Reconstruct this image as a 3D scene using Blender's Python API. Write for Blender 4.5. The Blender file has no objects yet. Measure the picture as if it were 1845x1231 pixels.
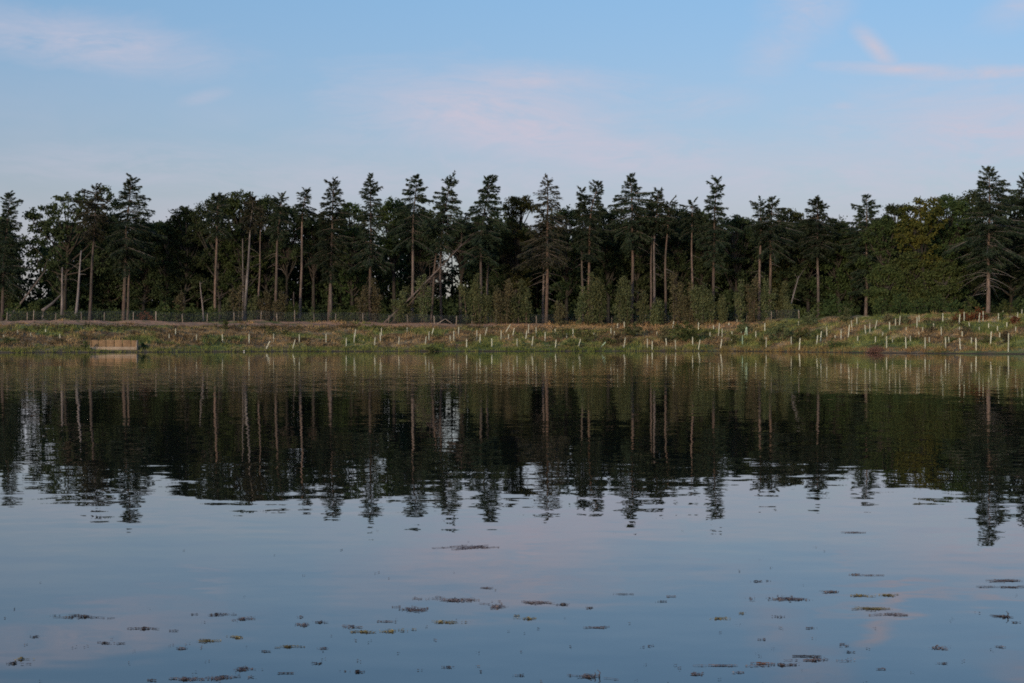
import bpy, math, random
import numpy as np
from mathutils import Vector

random.seed(7)
rng = np.random.default_rng(7)
scene = bpy.context.scene
COL = scene.collection
rad = math.radians

# ------------------------------------------------------------------ camera, sky, sun, exposure
F = 2900.0          # focal length in photo pixels (photo 1845 x 1231)
CX, HY = 922.5, 607.0
CAM_Z = 1.6
cam_data = bpy.data.cameras.new('camera')
cam = bpy.data.objects.new('camera', cam_data)
COL.objects.link(cam)
cam.location = (0, 0, CAM_Z)
cam.rotation_euler = (rad(90), 0, 0)
cam_data.sensor_width = 36.0
cam_data.lens = 36.0 * F / 1845.0
cam_data.shift_y = -(615.5 - HY) / 1845.0
cam_data.clip_start = 0.1
cam_data.clip_end = 12000
scene.camera = cam

SUN_EL, SUN_ROT = rad(9.0), math.pi + rad(24)
world = bpy.data.worlds.new('World')
scene.world = world
world.use_nodes = True


class NT:
    """small helper to write node trees"""
    def __init__(self, tree):
        self.t = tree
        tree.nodes.clear()

    def n(self, typ, **kw):
        nd = self.t.nodes.new(typ)
        for k, v in kw.items():
            setattr(nd, k, v)
        return nd

    def set(self, sock, v):
        if hasattr(v, 'is_output'):
            self.t.links.new(v, sock)
        else:
            sock.default_value = v

    def m(self, op, a, b=0.0, c=None, clamp=False):
        nd = self.n('ShaderNodeMath', operation=op, use_clamp=clamp)
        self.set(nd.inputs[0], a)
        self.set(nd.inputs[1], b)
        if c is not None:
            self.set(nd.inputs[2], c)
        return nd.outputs[0]

    def v(self, op, a, b=(0, 0, 0), scale=None):
        nd = self.n('ShaderNodeVectorMath', operation=op)
        self.set(nd.inputs[0], a)
        self.set(nd.inputs[1], b)
        if scale is not None:
            self.set(nd.inputs['Scale'], scale)
        return nd.outputs['Value'] if op in ('LENGTH', 'DOT_PRODUCT') else nd.outputs[0]

    def noise(self, vec, scale, detail=3.0, rough=0.55, dist=0.0):
        nd = self.n('ShaderNodeTexNoise')
        self.set(nd.inputs['Vector'], vec)
        nd.inputs['Scale'].default_value = scale
        nd.inputs['Detail'].default_value = detail
        nd.inputs['Roughness'].default_value = rough
        nd.inputs['Distortion'].default_value = dist
        return nd.outputs[0], nd.outputs[1]

    def ramp(self, fac, lo, hi, smooth=True, a=0.0, b=1.0):
        nd = self.n('ShaderNodeMapRange')
        if smooth:
            nd.interpolation_type = 'SMOOTHSTEP'
        self.set(nd.inputs[0], fac)
        for i, x in ((1, lo), (2, hi), (3, a), (4, b)):
            self.set(nd.inputs[i], x)
        return nd.outputs[0]

    def mix(self, fac, a, b, blend='MIX'):
        nd = self.n('ShaderNodeMix', data_type='RGBA', blend_type=blend)
        self.set(nd.inputs[0], fac)
        for s, x in ((nd.inputs[6], a), (nd.inputs[7], b)):
            if isinstance(x, tuple) and len(x) == 3:
                x = x + (1.0,)
            self.set(s, x)
        return nd.outputs[2]

    def comb(self, x, y, z):
        nd = self.n('ShaderNodeCombineXYZ')
        for i, q in enumerate((x, y, z)):
            self.set(nd.inputs[i], q)
        return nd.outputs[0]

    def sep(self, vec):
        nd = self.n('ShaderNodeSeparateXYZ')
        self.set(nd.inputs[0], vec)
        return nd.outputs


def build_world():
    g = NT(world.node_tree)
    sky = g.n('ShaderNodeTexSky', sky_type='NISHITA', sun_disc=False)
    sky.sun_elevation = SUN_EL
    sky.sun_rotation = SUN_ROT
    sky.altitude = 50
    sky.air_density = 1.0
    sky.dust_density = 1.0
    sky.ozone_density = 1.2
    tc = g.n('ShaderNodeTexCoord').outputs['Generated']
    d = g.v('NORMALIZE', tc)
    x, y, z = g.sep(d)
    az = g.m('ARCTAN2', x, y)
    el = g.m('ARCSINE', z)
    u = g.m('MULTIPLY', az, 2.9)           # thousands of photo pixels right of the view axis
    v = g.m('MULTIPLY', el, 2.9)           # and above the horizon
    p = g.comb(u, v, 0.0)
    # evening colour of the clear sky: a little paler and pinker close to the horizon
    tint = g.mix(g.ramp(v, 0.0, 0.29, False), SKY_LOW, SKY_MID)
    tint = g.mix(g.ramp(v, 0.29, 0.62, False), tint, SKY_HIGH)
    tint = g.mix(g.ramp(v, 0.62, 1.1, False), tint, SKY_TOP)
    base = g.mix(1.0, sky.outputs[0], tint, 'MULTIPLY')
    # thin cirrus, streaked sideways
    ps = g.v('MULTIPLY', p, (1.0, 2.6, 1.0))
    warp = g.noise(ps, 2.2, 2.0)[1]
    pw = g.v('ADD', ps, g.v('SCALE', g.v('SUBTRACT', warp, (0.5, 0.5, 0.5)), scale=0.35))
    fine = g.noise(pw, 5.5, 6.0, 0.62)[0]
    broad = g.noise(pw, 1.7, 4.0, 0.55)[0]
    total = None
    # patches: photo px x, y, half width, half height, tilt, strength
    for (px, py, hw, hh, tilt, k) in CLOUDS:
        cu, cv = (px - CX) / 1000.0, (HY - py) / 1000.0
        du = g.m('SUBTRACT', u, cu)
        dv = g.m('SUBTRACT', v, cv)
        c, s = math.cos(tilt), math.sin(tilt)
        a = g.m('DIVIDE', g.m('ADD', g.m('MULTIPLY', du, c), g.m('MULTIPLY', dv, s)), hw / 1000.0)
        b = g.m('DIVIDE', g.m('SUBTRACT', g.m('MULTIPLY', dv, c), g.m('MULTIPLY', du, s)), hh / 1000.0)
        r2 = g.m('ADD', g.m('MULTIPLY', a, a), g.m('MULTIPLY', b, b))
        r = g.m('ADD', g.m('SQRT', r2), g.m('MULTIPLY', g.m('SUBTRACT', fine, 0.5), 2.1))
        msk = g.m('MULTIPLY', g.ramp(r, 1.5, 0.0), k)
        total = msk if total is None else g.m('MAXIMUM', total, msk)
    # the same kind of cirrus goes on over the rest of the sky
    dome = g.noise(g.v('MULTIPLY', d, (3.0, 3.0, 9.0)), 1.6, 6.0, 0.6, 0.6)[0]
    out = g.ramp(g.m('ABSOLUTE', az), 0.36, 0.6)
    out = g.m('MAXIMUM', out, g.ramp(el, 0.24, 0.4))
    total = g.m('MAXIMUM', total, g.m('MULTIPLY', g.m('MULTIPLY', g.ramp(dome, 0.5, 0.75), 0.5), out))
    hair = g.noise(g.v('MULTIPLY', pw, (1.0, 1.7, 1.0)), 15.0, 5.0, 0.65, 0.4)[0]
    tex = g.m('ADD', g.m('MULTIPLY', fine, 0.8), g.m('ADD', g.m('MULTIPLY', broad, 0.35), g.m('MULTIPLY', hair, 0.35)))
    cloud = g.m('MULTIPLY', total, g.ramp(tex, 0.60, 0.88, False, 0.25, 1.3), clamp=True)
    veil = g.m('MULTIPLY', g.ramp(broad, 0.34, 0.64), g.m('MULTIPLY', g.ramp(v, 0.55, 0.15), 0.5))
    cloud = g.m('MAXIMUM', cloud, veil)
    # cloud is lit by the low sun: radiance relative to the blue behind it
    lit = g.mix(g.m('MULTIPLY', cloud, 1.0), base, CLOUD_COL)
    bg = g.n('ShaderNodeBackground')
    g.set(bg.inputs[0], lit)
    bg.inputs[1].default_value = SKY_STRENGTH
    o = g.n('ShaderNodeOutputWorld')
    g.t.links.new(bg.outputs[0], o.inputs[0])


SKY_STRENGTH = 0.12
SKY_LOW = (0.56, 0.60, 1.05)
SKY_MID = (0.835, 0.845, 1.17)
SKY_HIGH = (0.86, 1.05, 1.38)
SKY_TOP = (0.90, 1.27, 1.86)
CLOUD_COL = (4.75, 4.6, 5.5)
CLOUDS = [
    (900, 220, 300, 85, -0.12, 0.95), (950, 150, 220, 34, -0.06, 0.7), (1120, 280, 320, 55, -0.12, 0.8),
    (690, 245, 200, 24, 0.05, 0.45), (1130, 180, 260, 30, -0.02, 0.35),
    (170, 100, 270, 52, -0.10, 0.62), (50, 80, 110, 22, -0.1, 0.5), (375, 185, 55, 16, 0.25, 0.4),
    (1568, 106, 60, 20, -0.8, 0.75), (1610, 143, 140, 13, -0.08, 0.8), (1750, 155, 130, 13, 0.0, 1.0),
    (1450, 30, 80, 60, 0.5, 0.6), (1400, 95, 90, 50, 0.7, 0.4), (1830, 35, 90, 36, 0.4, 0.5),
    (1740, 255, 300, 90, 0.0, 0.85), (1520, 203, 50, 11, 0.0, 0.45), (1250, 195, 140, 30, 0.1, 0.4),
    (250, 310, 340, 50, 0.0, 0.5), (850, 330, 800, 70, 0.0, 0.5), (1500, 330, 600, 90, 0.0, 0.6),
]
build_world()

sun_data = bpy.data.lights.new('sun', 'SUN')
sun = bpy.data.objects.new('sun', sun_data)
COL.objects.link(sun)
sun_data.energy = 2.0
sun_data.angle = rad(3.0)
sun_data.color = (1.0, 0.78, 0.58)
sdir = Vector((math.cos(SUN_EL) * math.sin(SUN_ROT), math.cos(SUN_EL) * math.cos(SUN_ROT), math.sin(SUN_EL)))
sun.rotation_euler = sdir.to_track_quat('Z', 'Y').to_euler()
sun.location = (0, -30, 40)

vs = scene.view_settings
vs.view_transform = 'Standard'
vs.look = 'None'
vs.exposure = 0.0
vs.gamma = 1.0
vs.use_curve_mapping = False
scene.cycles.max_bounces = 8
scene.cycles.diffuse_bounces = 5
scene.cycles.glossy_bounces = 3
scene.cycles.transmission_bounces = 2
scene.cycles.use_denoising = False
scene.cycles.pixel_filter_type = 'BLACKMAN_HARRIS'
scene.cycles.filter_width = 1.8

# ------------------------------------------------------------------ mesh helpers
class MB:
    """collects triangles and quads and links them as one mesh object"""
    def __init__(self):
        self.v, self.f3, self.f4, self.nv = [], [], [], 0

    def add(self, verts, tris=None, quads=None):
        verts = np.asarray(verts, dtype=np.float64).reshape(-1, 3)
        if tris is not None and len(tris):
            self.f3.append(np.asarray(tris, dtype=np.int64) + self.nv)
        if quads is not None and len(quads):
            self.f4.append(np.asarray(quads, dtype=np.int64) + self.nv)
        self.v.append(verts)
        self.nv += len(verts)

    def tube(self, pts, radii, sides=6, cap=True):
        pts = np.asarray(pts, dtype=np.float64)
        n = len(pts)
        radii = np.broadcast_to(np.asarray(radii, dtype=np.float64), (n,))
        tan = np.gradient(pts, axis=0)
        tan /= np.linalg.norm(tan, axis=1)[:, None] + 1e-9
        ref = np.array([0.0, 1.0, 0.0]) if abs(tan[0, 1]) < 0.8 else np.array([1.0, 0.0, 0.0])
        a = np.cross(tan, ref)
        a /= np.linalg.norm(a, axis=1)[:, None] + 1e-9
        b = np.cross(tan, a)
        ang = np.arange(sides) * 2 * math.pi / sides
        ring = (np.cos(ang)[None, :, None] * a[:, None, :] + np.sin(ang)[None, :, None] * b[:, None, :])
        V = (pts[:, None, :] + ring * radii[:, None, None]).reshape(-1, 3)
        i = np.arange(n - 1)[:, None] * sides
        j = np.arange(sides)[None, :]
        k = (j + 1) % sides
        Q = np.stack([i + j, i + k, i + k + sides, i + j + sides], -1).reshape(-1, 4)
        tris = []
        if cap:
            V = np.concatenate([V, pts[-1:], pts[:1]])
            e = (n - 1) * sides
            for q in range(sides):
                tris.append((e + q, e + (q + 1) % sides, n * sides))
                tris.append(((q + 1) % sides, q, n * sides + 1))
        self.add(V, tris, Q)

    def leaves(self, c, u, length, width):
        """diamond leaves at c pointing along u"""
        n = len(c)
        if n == 0:
            return
        u = u / (np.linalg.norm(u, axis=1)[:, None] + 1e-9)
        r = rng.normal(size=(n, 3))
        s = np.cross(u, r)
        s /= np.linalg.norm(s, axis=1)[:, None] + 1e-9
        L = np.broadcast_to(length, (n,))[:, None] * 0.5
        W = np.broadcast_to(width, (n,))[:, None] * 0.5
        V = np.stack([c - u * L, c + s * W - u * L * 0.15, c + u * L, c - s * W - u * L * 0.15], 1).reshape(-1, 3)
        self.add(V, None, np.arange(n * 4).reshape(n, 4))

    def box(self, lo, hi, bev=0.0):
        x0, y0, z0 = lo
        x1, y1, z1 = hi
        b = min(bev, (x1 - x0) * 0.3, (y1 - y0) * 0.3)
        V, Q = [], []
        if b <= 0:
            V = [(x0, y0, z0), (x1, y0, z0), (x1, y1, z0), (x0, y1, z0), (x0, y0, z1), (x1, y0, z1), (x1, y1, z1), (x0, y1, z1)]
            Q = [(3, 2, 1, 0), (4, 5, 6, 7), (0, 1, 5, 4), (1, 2, 6, 5), (2, 3, 7, 6), (3, 0, 4, 7)]
            self.add(V, None, Q)
            return
        for (zz, k) in ((z0, 0), (z1 - b, 0), (z1, b)):
            V += [(x0 + b + k, y0 + k, zz), (x1 - b - k, y0 + k, zz), (x1 - k, y0 + b + k, zz), (x1 - k, y1 - b - k, zz),
                  (x1 - b - k, y1 - k, zz), (x0 + b + k, y1 - k, zz), (x0 + k, y1 - b - k, zz), (x0 + k, y0 + b + k, zz)]
        for l in range(2):
            for q in range(8):
                Q.append((l * 8 + q, l * 8 + (q + 1) % 8, l * 8 + 8 + (q + 1) % 8, l * 8 + 8 + q))
        T = [(16, 16 + q, 16 + q + 1) for q in range(1, 7)]
        self.add(V, T, Q)

    def mesh(self, name, smooth=False):
        me = bpy.data.meshes.new(name)
        V = np.concatenate(self.v)
        f3 = np.concatenate(self.f3) if self.f3 else np.zeros((0, 3), int)
        f4 = np.concatenate(self.f4) if self.f4 else np.zeros((0, 4), int)
        me.vertices.add(len(V))
        me.vertices.foreach_set('co', V.ravel())
        loops = np.concatenate([f3.ravel(), f4.ravel()])
        me.loops.add(len(loops))
        me.loops.foreach_set('vertex_index', loops.astype(np.int32))
        tot = np.concatenate([np.full(len(f3), 3), np.full(len(f4), 4)]).astype(np.int32)
        st = np.concatenate([[0], np.cumsum(tot)[:-1]]).astype(np.int32)
        me.polygons.add(len(tot))
        me.polygons.foreach_set('loop_start', st)
        me.polygons.foreach_set('loop_total', tot)
        if smooth:
            me.polygons.foreach_set('use_smooth', np.ones(len(tot), dtype=bool))
        me.update(calc_edges=True)
        return me

    def build(self, name, mat, parent=None, smooth=False, kind=None):
        if not self.v:
            return None
        me = self.mesh(name, smooth)
        me.materials.append(mat)
        o = bpy.data.objects.new(name, me)
        COL.objects.link(o)
        if parent is not None:
            o.parent = parent
            o.matrix_parent_inverse.identity()
        if kind:
            o['kind'] = kind
        return o


def tag(o, label, cat=None, group=None, kind=None):
    o['label'] = label
    if cat:
        o['category'] = cat
    if group:
        o['group'] = group
    if kind:
        o['kind'] = kind
    return o


def empty(name, loc, label, cat, group=None):
    o = bpy.data.objects.new(name, None)
    COL.objects.link(o)
    o.location = loc
    o.empty_display_size = 0.3
    return tag(o, label, cat, group)


# ------------------------------------------------------------------ terrain
PXK = np.array([-400, 0, 300, 500, 700, 900, 1150, 1350, 1450, 1600, 1845, 2300.0])
SHY = np.array([636.5, 635.8, 634.8, 633.8, 633.6, 633.4, 633.0, 633.2, 634.5, 636.5, 638.5, 641.0])   # waterline row
CRY = np.array([580, 580, 581, 581, 583, 584.5, 584, 579, 573, 568.5, 565.5, 563.0])                    # top of bank row
FLAT = np.array([1, 1, 1, .9, .5, .2, 0, 0, 0, 0, 0, 0.0])
SPAN = 24.0
_sd = F * CAM_Z / (SHY - HY)


def smooth_interp(x, xs, ys):
    return np.interp(x, xs, ys)


def vnoise(x, y, seed=0):
    """cheap smooth value noise"""
    xi, yi = np.floor(x), np.floor(y)
    xf, yf = x - xi, y - yi
    def h(a, b):
        t = np.sin(a * 127.1 + b * 311.7 + seed * 74.7) * 43758.5453
        return t - np.floor(t)
    xf, yf = xf * xf * (3 - 2 * xf), yf * yf * (3 - 2 * yf)
    return ((h(xi, yi) * (1 - xf) + h(xi + 1, yi) * xf) * (1 - yf) + (h(xi, yi + 1) * (1 - xf) + h(xi + 1, yi + 1) * xf) * yf) - 0.5


def terrain(x, y):
    x = np.asarray(x, dtype=float)
    y = np.asarray(y, dtype=float)
    px = CX + F * x / np.maximum(y, 60.0)
    ds = np.interp(px, PXK, _sd)
    # shore as a smooth function of x only (evaluated at the shore itself)
    t = y - ds + 0.35 * vnoise(x * 0.22, y * 0 + 3, 5) + 0.9 * vnoise(x * 0.06, y * 0 + 7, 6)
    cr = np.interp(px, PXK, CRY)
    hc = CAM_Z + (HY - cr) * (ds + SPAN) / F
    fl = np.interp(px, PXK, FLAT)
    tt = t / SPAN
    pa = np.interp(tt, [0, 0.02, 0.2, 0.6, 0.74, 1.0], [0, 0.02, 0.13, 0.74, 0.88, 1.0])
    pb = np.interp(tt, [0, 0.02, 0.12, 0.5, 0.8, 1.0], [0, 0.025, 0.12, 0.52, 0.83, 1.0])
    z = hc * (pa * fl + pb * (1 - fl))
    z = z + 0.24 * fl * np.exp(-((tt - 0.99) / 0.05) ** 2) * (0.75 + vnoise(x * .3, y * 0, 9))
    bump = 0.28 * vnoise(x * 0.45, y * 0.45, 1) + 0.16 * vnoise(x * 1.1, y * 1.1, 2) + 0.1 * vnoise(x * 2.3, y * 2.3, 3)
    z = z + bump * np.clip((tt - 0.04) * 8, 0, 1) * np.clip((1.35 - tt) * 3, 0.35, 1)
    z = z + np.clip(tt - 1.0, 0, 40) * SPAN * 0.004
    under = np.clip(t, -14, 0) * 0.16
    return np.where(t < 0, under, z)


def tz(x, y):
    return float(terrain(np.array([x]), np.array([y]))[0])


def wx(px, Y):
    return (px - CX) / F * Y


def wz(py, Y):
    return CAM_Z - (py - HY) / F * Y


def ground_at(px, py, ymax=204.0):
    """first point of the bank seen at a photo pixel"""
    ys = np.arange(140.0, ymax, 0.05)
    xs = (px - CX) / F * ys
    zs = CAM_Z - (py - HY) / F * ys
    g = terrain(xs, ys)
    hit = np.nonzero((g >= zs) & (g > 0.02))[0]
    if len(hit):
        i = hit[0]
    else:
        i = len(ys) - 1
        ds = float(np.interp(px, PXK, _sd))
        i = int(min(len(ys) - 1, (ds + SPAN * 0.98 - 140) / 0.05))
    return float(xs[i]), float(ys[i]), float(g[i])


# ------------------------------------------------------------------ materials
def new_mat(name):
    m = bpy.data.materials.new(name)
    m.use_nodes = True
    return m, NT(m.node_tree)


def finish(g, shader):
    o = g.n('ShaderNodeOutputMaterial')
    g.t.links.new(shader, o.inputs[0])


def principled(g, color, rough=0.8, spec=0.3, normal=None):
    b = g.n('ShaderNodeBsdfPrincipled')
    g.set(b.inputs['Base Color'], color if hasattr(color, 'is_output') else tuple(color) + (1.0,))
    g.set(b.inputs['Roughness'], rough)
    b.inputs['Specular IOR Level'].default_value = spec
    if normal is not None:
        g.set(b.inputs['Normal'], normal)
    return b


def leaf_mat(name, c1, c2, c3=None, transl=0.25, scale=0.55):
    m, g = new_mat(name)
    pos = g.n('ShaderNodeNewGeometry').outputs['Position']
    inf = g.n('ShaderNodeObjectInfo').outputs['Random']
    n1 = g.noise(pos, scale, 3.0, 0.6)[0]
    n2 = g.noise(pos, scale * 6.0, 2.0, 0.6)[0]
    col = g.mix(g.ramp(n1, 0.36, 0.64), c1, c2)
    if c3:
        col = g.mix(g.ramp(n2, 0.5, 0.72, True, 0.0, 0.8), col, c3)
    val = g.m('ADD', 0.8, g.m('MULTIPLY', inf, 0.4))
    val = g.m('MULTIPLY', val, g.ramp(n2, 0.3, 0.7, False, 0.7, 1.3))
    hs = g.n('ShaderNodeHueSaturation')
    g.set(hs.inputs['Color'], col)
    g.set(hs.inputs['Value'], val)
    g.set(hs.inputs['Hue'], g.m('ADD', 0.485, g.m('MULTIPLY', inf, 0.03)))
    di = g.n('ShaderNodeBsdfDiffuse')
    tr = g.n('ShaderNodeBsdfTranslucent')
    g.t.links.new(hs.outputs[0], di.inputs[0])
    g.t.links.new(hs.outputs[0], tr.inputs[0])
    mx = g.n('ShaderNodeMixShader')
    mx.inputs[0].default_value = transl
    g.t.links.new(di.outputs[0], mx.inputs[1])
    g.t.links.new(tr.outputs[0], mx.inputs[2])
    finish(g, mx.outputs[0])
    return m


def bark_mat(name, c1, c2, pale=None):
    m, g = new_mat(name)
    pos = g.n('ShaderNodeNewGeometry').outputs['Position']
    ps = g.v('MULTIPLY', pos, (6.0, 6.0, 1.1))
    n1 = g.noise(ps, 1.4, 4.0, 0.65)[0]
    n2 = g.noise(pos, 0.5, 2.0)[0]
    col = g.mix(g.ramp(n1, 0.32, 0.68), c1, c2)
    inf = g.n('ShaderNodeObjectInfo').outputs['Random']
    grey = g.n('ShaderNodeHueSaturation')
    g.set(grey.inputs['Color'], col)
    g.set(grey.inputs['Saturation'], g.m('ADD', 0.65, g.m('MULTIPLY', inf, 0.55)))
    g.set(grey.inputs['Value'], g.m('ADD', 0.6, g.m('MULTIPLY', g.m('FRACT', g.m('MULTIPLY', inf, 7.3)), 0.65)))
    col = g.mix(g.ramp(n2, 0.42, 0.66, True, 0.0, 0.55), grey.outputs[0], (0.07, 0.066, 0.052))
    if pale:
        col = g.mix(g.ramp(n2, 0.45, 0.7, True, 0, 0.85), col, pale)
    bp = g.n('ShaderNodeBump')
    bp.inputs['Strength'].default_value = 0.6
    bp.inputs['Distance'].default_value = 0.03
    g.set(bp.inputs['Height'], n1)
    finish(g, principled(g, col, 0.9, 0.15, bp.outputs[0]).outputs[0])
    return m


def plain_mat(name, c1, c2, scale=8.0, rough=0.8, spec=0.2, transl=0.0):
    m, g = new_mat(name)
    pos = g.n('ShaderNodeNewGeometry').outputs['Position']
    n1 = g.noise(pos, scale, 4.0, 0.6)[0]
    inf = g.n('ShaderNodeObjectInfo').outputs['Random']
    col = g.mix(g.ramp(n1, 0.3, 0.7), c1, c2)
    hs = g.n('ShaderNodeHueSaturation')
    g.set(hs.inputs['Color'], col)
    g.set(hs.inputs['Value'], g.m('ADD', 0.82, g.m('MULTIPLY', inf, 0.36)))
    b = principled(g, hs.outputs[0], rough, spec)
    finish(g, b.outputs[0])
    return m


def bank_colour(g, pos):
    """patches of bracken brown, dry straw and green, the same for the soil skin and what grows on it"""
    x, y, z = g.sep(pos)
    n1 = g.noise(pos, 0.2, 3.0, 0.55)[0]
    n2 = g.noise(pos, 0.6, 4.0, 0.65)[0]
    n3 = g.noise(g.v('ADD', pos, (31.0, 5.0, 2.0)), 0.4, 3.0, 0.6)[0]
    green = g.mix(g.ramp(n2, 0.35, 0.65), (0.080, 0.098, 0.030), (0.185, 0.195, 0.058))
    brown = g.mix(g.ramp(n2, 0.35, 0.65), (0.10, 0.068, 0.036), (0.29, 0.20, 0.095))
    straw = (0.38, 0.28, 0.15)
    side = g.ramp(x, -30.0, 45.0, True, 0.03, -0.03)      # browner towards the near-left end, greener at the other
    f = g.ramp(g.m('ADD', n1, side), 0.44, 0.55)
    col = g.mix(f, green, brown)
    col = g.mix(g.ramp(n3, 0.55, 0.72, True, 0.0, 0.75), col, straw)
    dry = g.m('MULTIPLY', g.ramp(z, 2.35, 2.8), g.m('MULTIPLY', g.ramp(x, -12.0, 2.0), g.ramp(x, 34.0, 26.0)))
    col = g.mix(g.m('MULTIPLY', dry, g.ramp(n2, 0.3, 0.6, True, 0.3, 0.9)), col, (0.34, 0.215, 0.11))
    hs = g.n('ShaderNodeHueSaturation')
    g.set(hs.inputs['Color'], col)
    hs.inputs['Value'].default_value = 1.3
    return hs.outputs[0]


M = {}
M['fir'] = leaf_mat('fir_needles', (0.033, 0.050, 0.030), (0.050, 0.068, 0.038), (0.062, 0.072, 0.040))
M['fir_thin'] = leaf_mat('thinning_fir_needles', (0.046, 0.054, 0.032), (0.068, 0.068, 0.042), (0.090, 0.076, 0.050))
M['oak'] = leaf_mat('dark_broad_leaves', (0.040, 0.060, 0.029), (0.064, 0.085, 0.038), (0.084, 0.100, 0.042))
M['oak_olive'] = leaf_mat('olive_broad_leaves', (0.048, 0.058, 0.022), (0.075, 0.080, 0.030), (0.095, 0.090, 0.034))
M['oak_green'] = leaf_mat('green_broad_leaves', (0.046, 0.074, 0.028), (0.070, 0.100, 0.036), (0.090, 0.110, 0.042))
M['yellow'] = leaf_mat('yellowing_leaves', (0.066, 0.088, 0.026), (0.122, 0.122, 0.030), (0.17, 0.145, 0.034))
M['birch'] = leaf_mat('sapling_leaves', (0.090, 0.110, 0.050), (0.140, 0.156, 0.070), (0.175, 0.175, 0.082))
M['birch_brown'] = leaf_mat('browning_sapling_leaves', (0.098, 0.090, 0.050), (0.145, 0.122, 0.068), (0.14, 0.14, 0.065))
M['shrub'] = leaf_mat('shrub_leaves', (0.060, 0.084, 0.030), (0.095, 0.120, 0.040), (0.12, 0.12, 0.050))
M['heath'] = leaf_mat('heather_and_bramble', (0.055, 0.070, 0.028), (0.115, 0.078, 0.045), (0.10, 0.10, 0.04), scale=0.35)
M['rush'] = leaf_mat('rush_stems', (0.085, 0.110, 0.038), (0.145, 0.150, 0.060), (0.18, 0.14, 0.07))
M['bracken'] = leaf_mat('red_bracken', (0.13, 0.05, 0.028), (0.19, 0.075, 0.035), (0.10, 0.06, 0.03))
M['bark'] = bark_mat('fir_bark', (0.092, 0.066, 0.051), (0.20, 0.146, 0.114))
M['bark_pale'] = bark_mat('pale_bark', (0.13, 0.105, 0.088), (0.25, 0.21, 0.18), (0.31, 0.275, 0.245))
M['bark_dark'] = bark_mat('oak_bark', (0.030, 0.026, 0.021), (0.062, 0.051, 0.041))
M['dead'] = bark_mat('dead_wood', (0.12, 0.10, 0.085), (0.24, 0.20, 0.17))
M['tube'] = plain_mat('tree_guard_plastic', (0.44, 0.45, 0.32), (0.60, 0.60, 0.45), 5.0, 0.5, 0.3)
M['tube_green'] = plain_mat('green_tree_guard_plastic', (0.28, 0.42, 0.28), (0.40, 0.54, 0.38), 5.0, 0.5, 0.3)
M['stake'] = plain_mat('stake_wood', (0.20, 0.14, 0.09), (0.32, 0.24, 0.16), 9.0)
M['post'] = plain_mat('fence_post_wood', (0.20, 0.16, 0.12), (0.36, 0.30, 0.235), 6.0)
M['wire'] = plain_mat('fence_wire', (0.10, 0.12, 0.12), (0.16, 0.18, 0.18), 6.0, 0.5, 0.5)
M['panel'] = plain_mat('wall_boards', (0.19, 0.118, 0.060), (0.30, 0.195, 0.102), 3.0)
M['beam'] = plain_mat('footing_beam', (0.25, 0.19, 0.125), (0.36, 0.285, 0.20), 3.0)
M['weed'] = plain_mat('brown_water_weed', (0.085, 0.075, 0.080), (0.155, 0.132, 0.134), 14.0, 0.5, 0.4)
M['weed_dark'] = plain_mat('dark_water_weed', (0.035, 0.033, 0.036), (0.09, 0.078, 0.078), 14.0, 0.5, 0.4)
M['weed_yellow'] = plain_mat('yellow_green_water_weed', (0.10, 0.09, 0.045), (0.24, 0.205, 0.085), 14.0, 0.5, 0.4)
M['weed_orange'] = plain_mat('orange_brown_water_weed', (0.10, 0.05, 0.03), (0.24, 0.12, 0.07), 14.0, 0.5, 0.4)
M['white'] = plain_mat('white_scrap', (0.7, 0.7, 0.68), (0.8, 0.8, 0.78), 8.0)

# ground skin
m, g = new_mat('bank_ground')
pos = g.n('ShaderNodeNewGeometry').outputs['Position']
x, y, z = g.sep(pos)
col = bank_colour(g, pos)
nt = g.noise(pos, 0.5, 4.0, 0.6)[0]
# bare sandy track along the crest at the left half
tr = g.m('MULTIPLY', g.ramp(z, 2.7, 2.95), g.ramp(g.m('ADD', x, g.m('MULTIPLY', nt, 20.0)), 22.0, 8.0))
tr = g.m('MULTIPLY', tr, g.ramp(nt, 0.36, 0.52))
tr = g.m('MULTIPLY', tr, g.ramp(y, 203.0, 199.0))
col = g.mix(tr, col, (0.46, 0.27, 0.16))
# mud at the water's edge, its colour darkened for the undercut's shade
col = g.mix(g.ramp(g.m('ADD', z, g.m('MULTIPLY', g.m('SUBTRACT', nt, 0.5), 0.2)), 0.14, 0.02), col, (0.10, 0.07, 0.042))
# leaf litter beneath the wood
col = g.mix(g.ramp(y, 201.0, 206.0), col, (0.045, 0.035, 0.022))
bp = g.n('ShaderNodeBump')
bp.inputs['Strength'].default_value = 0.8
bp.inputs['Distance'].default_value = 0.15
g.set(bp.inputs['Height'], g.noise(pos, 3.0, 5.0, 0.65)[0])
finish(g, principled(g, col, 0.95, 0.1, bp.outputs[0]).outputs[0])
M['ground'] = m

m, g = new_mat('bank_growth')
pos = g.n('ShaderNodeNewGeometry').outputs['Position']
x, y, z = g.sep(pos)
col = bank_colour(g, pos)
nt = g.noise(pos, 2.2, 2.0)[0]
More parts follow.
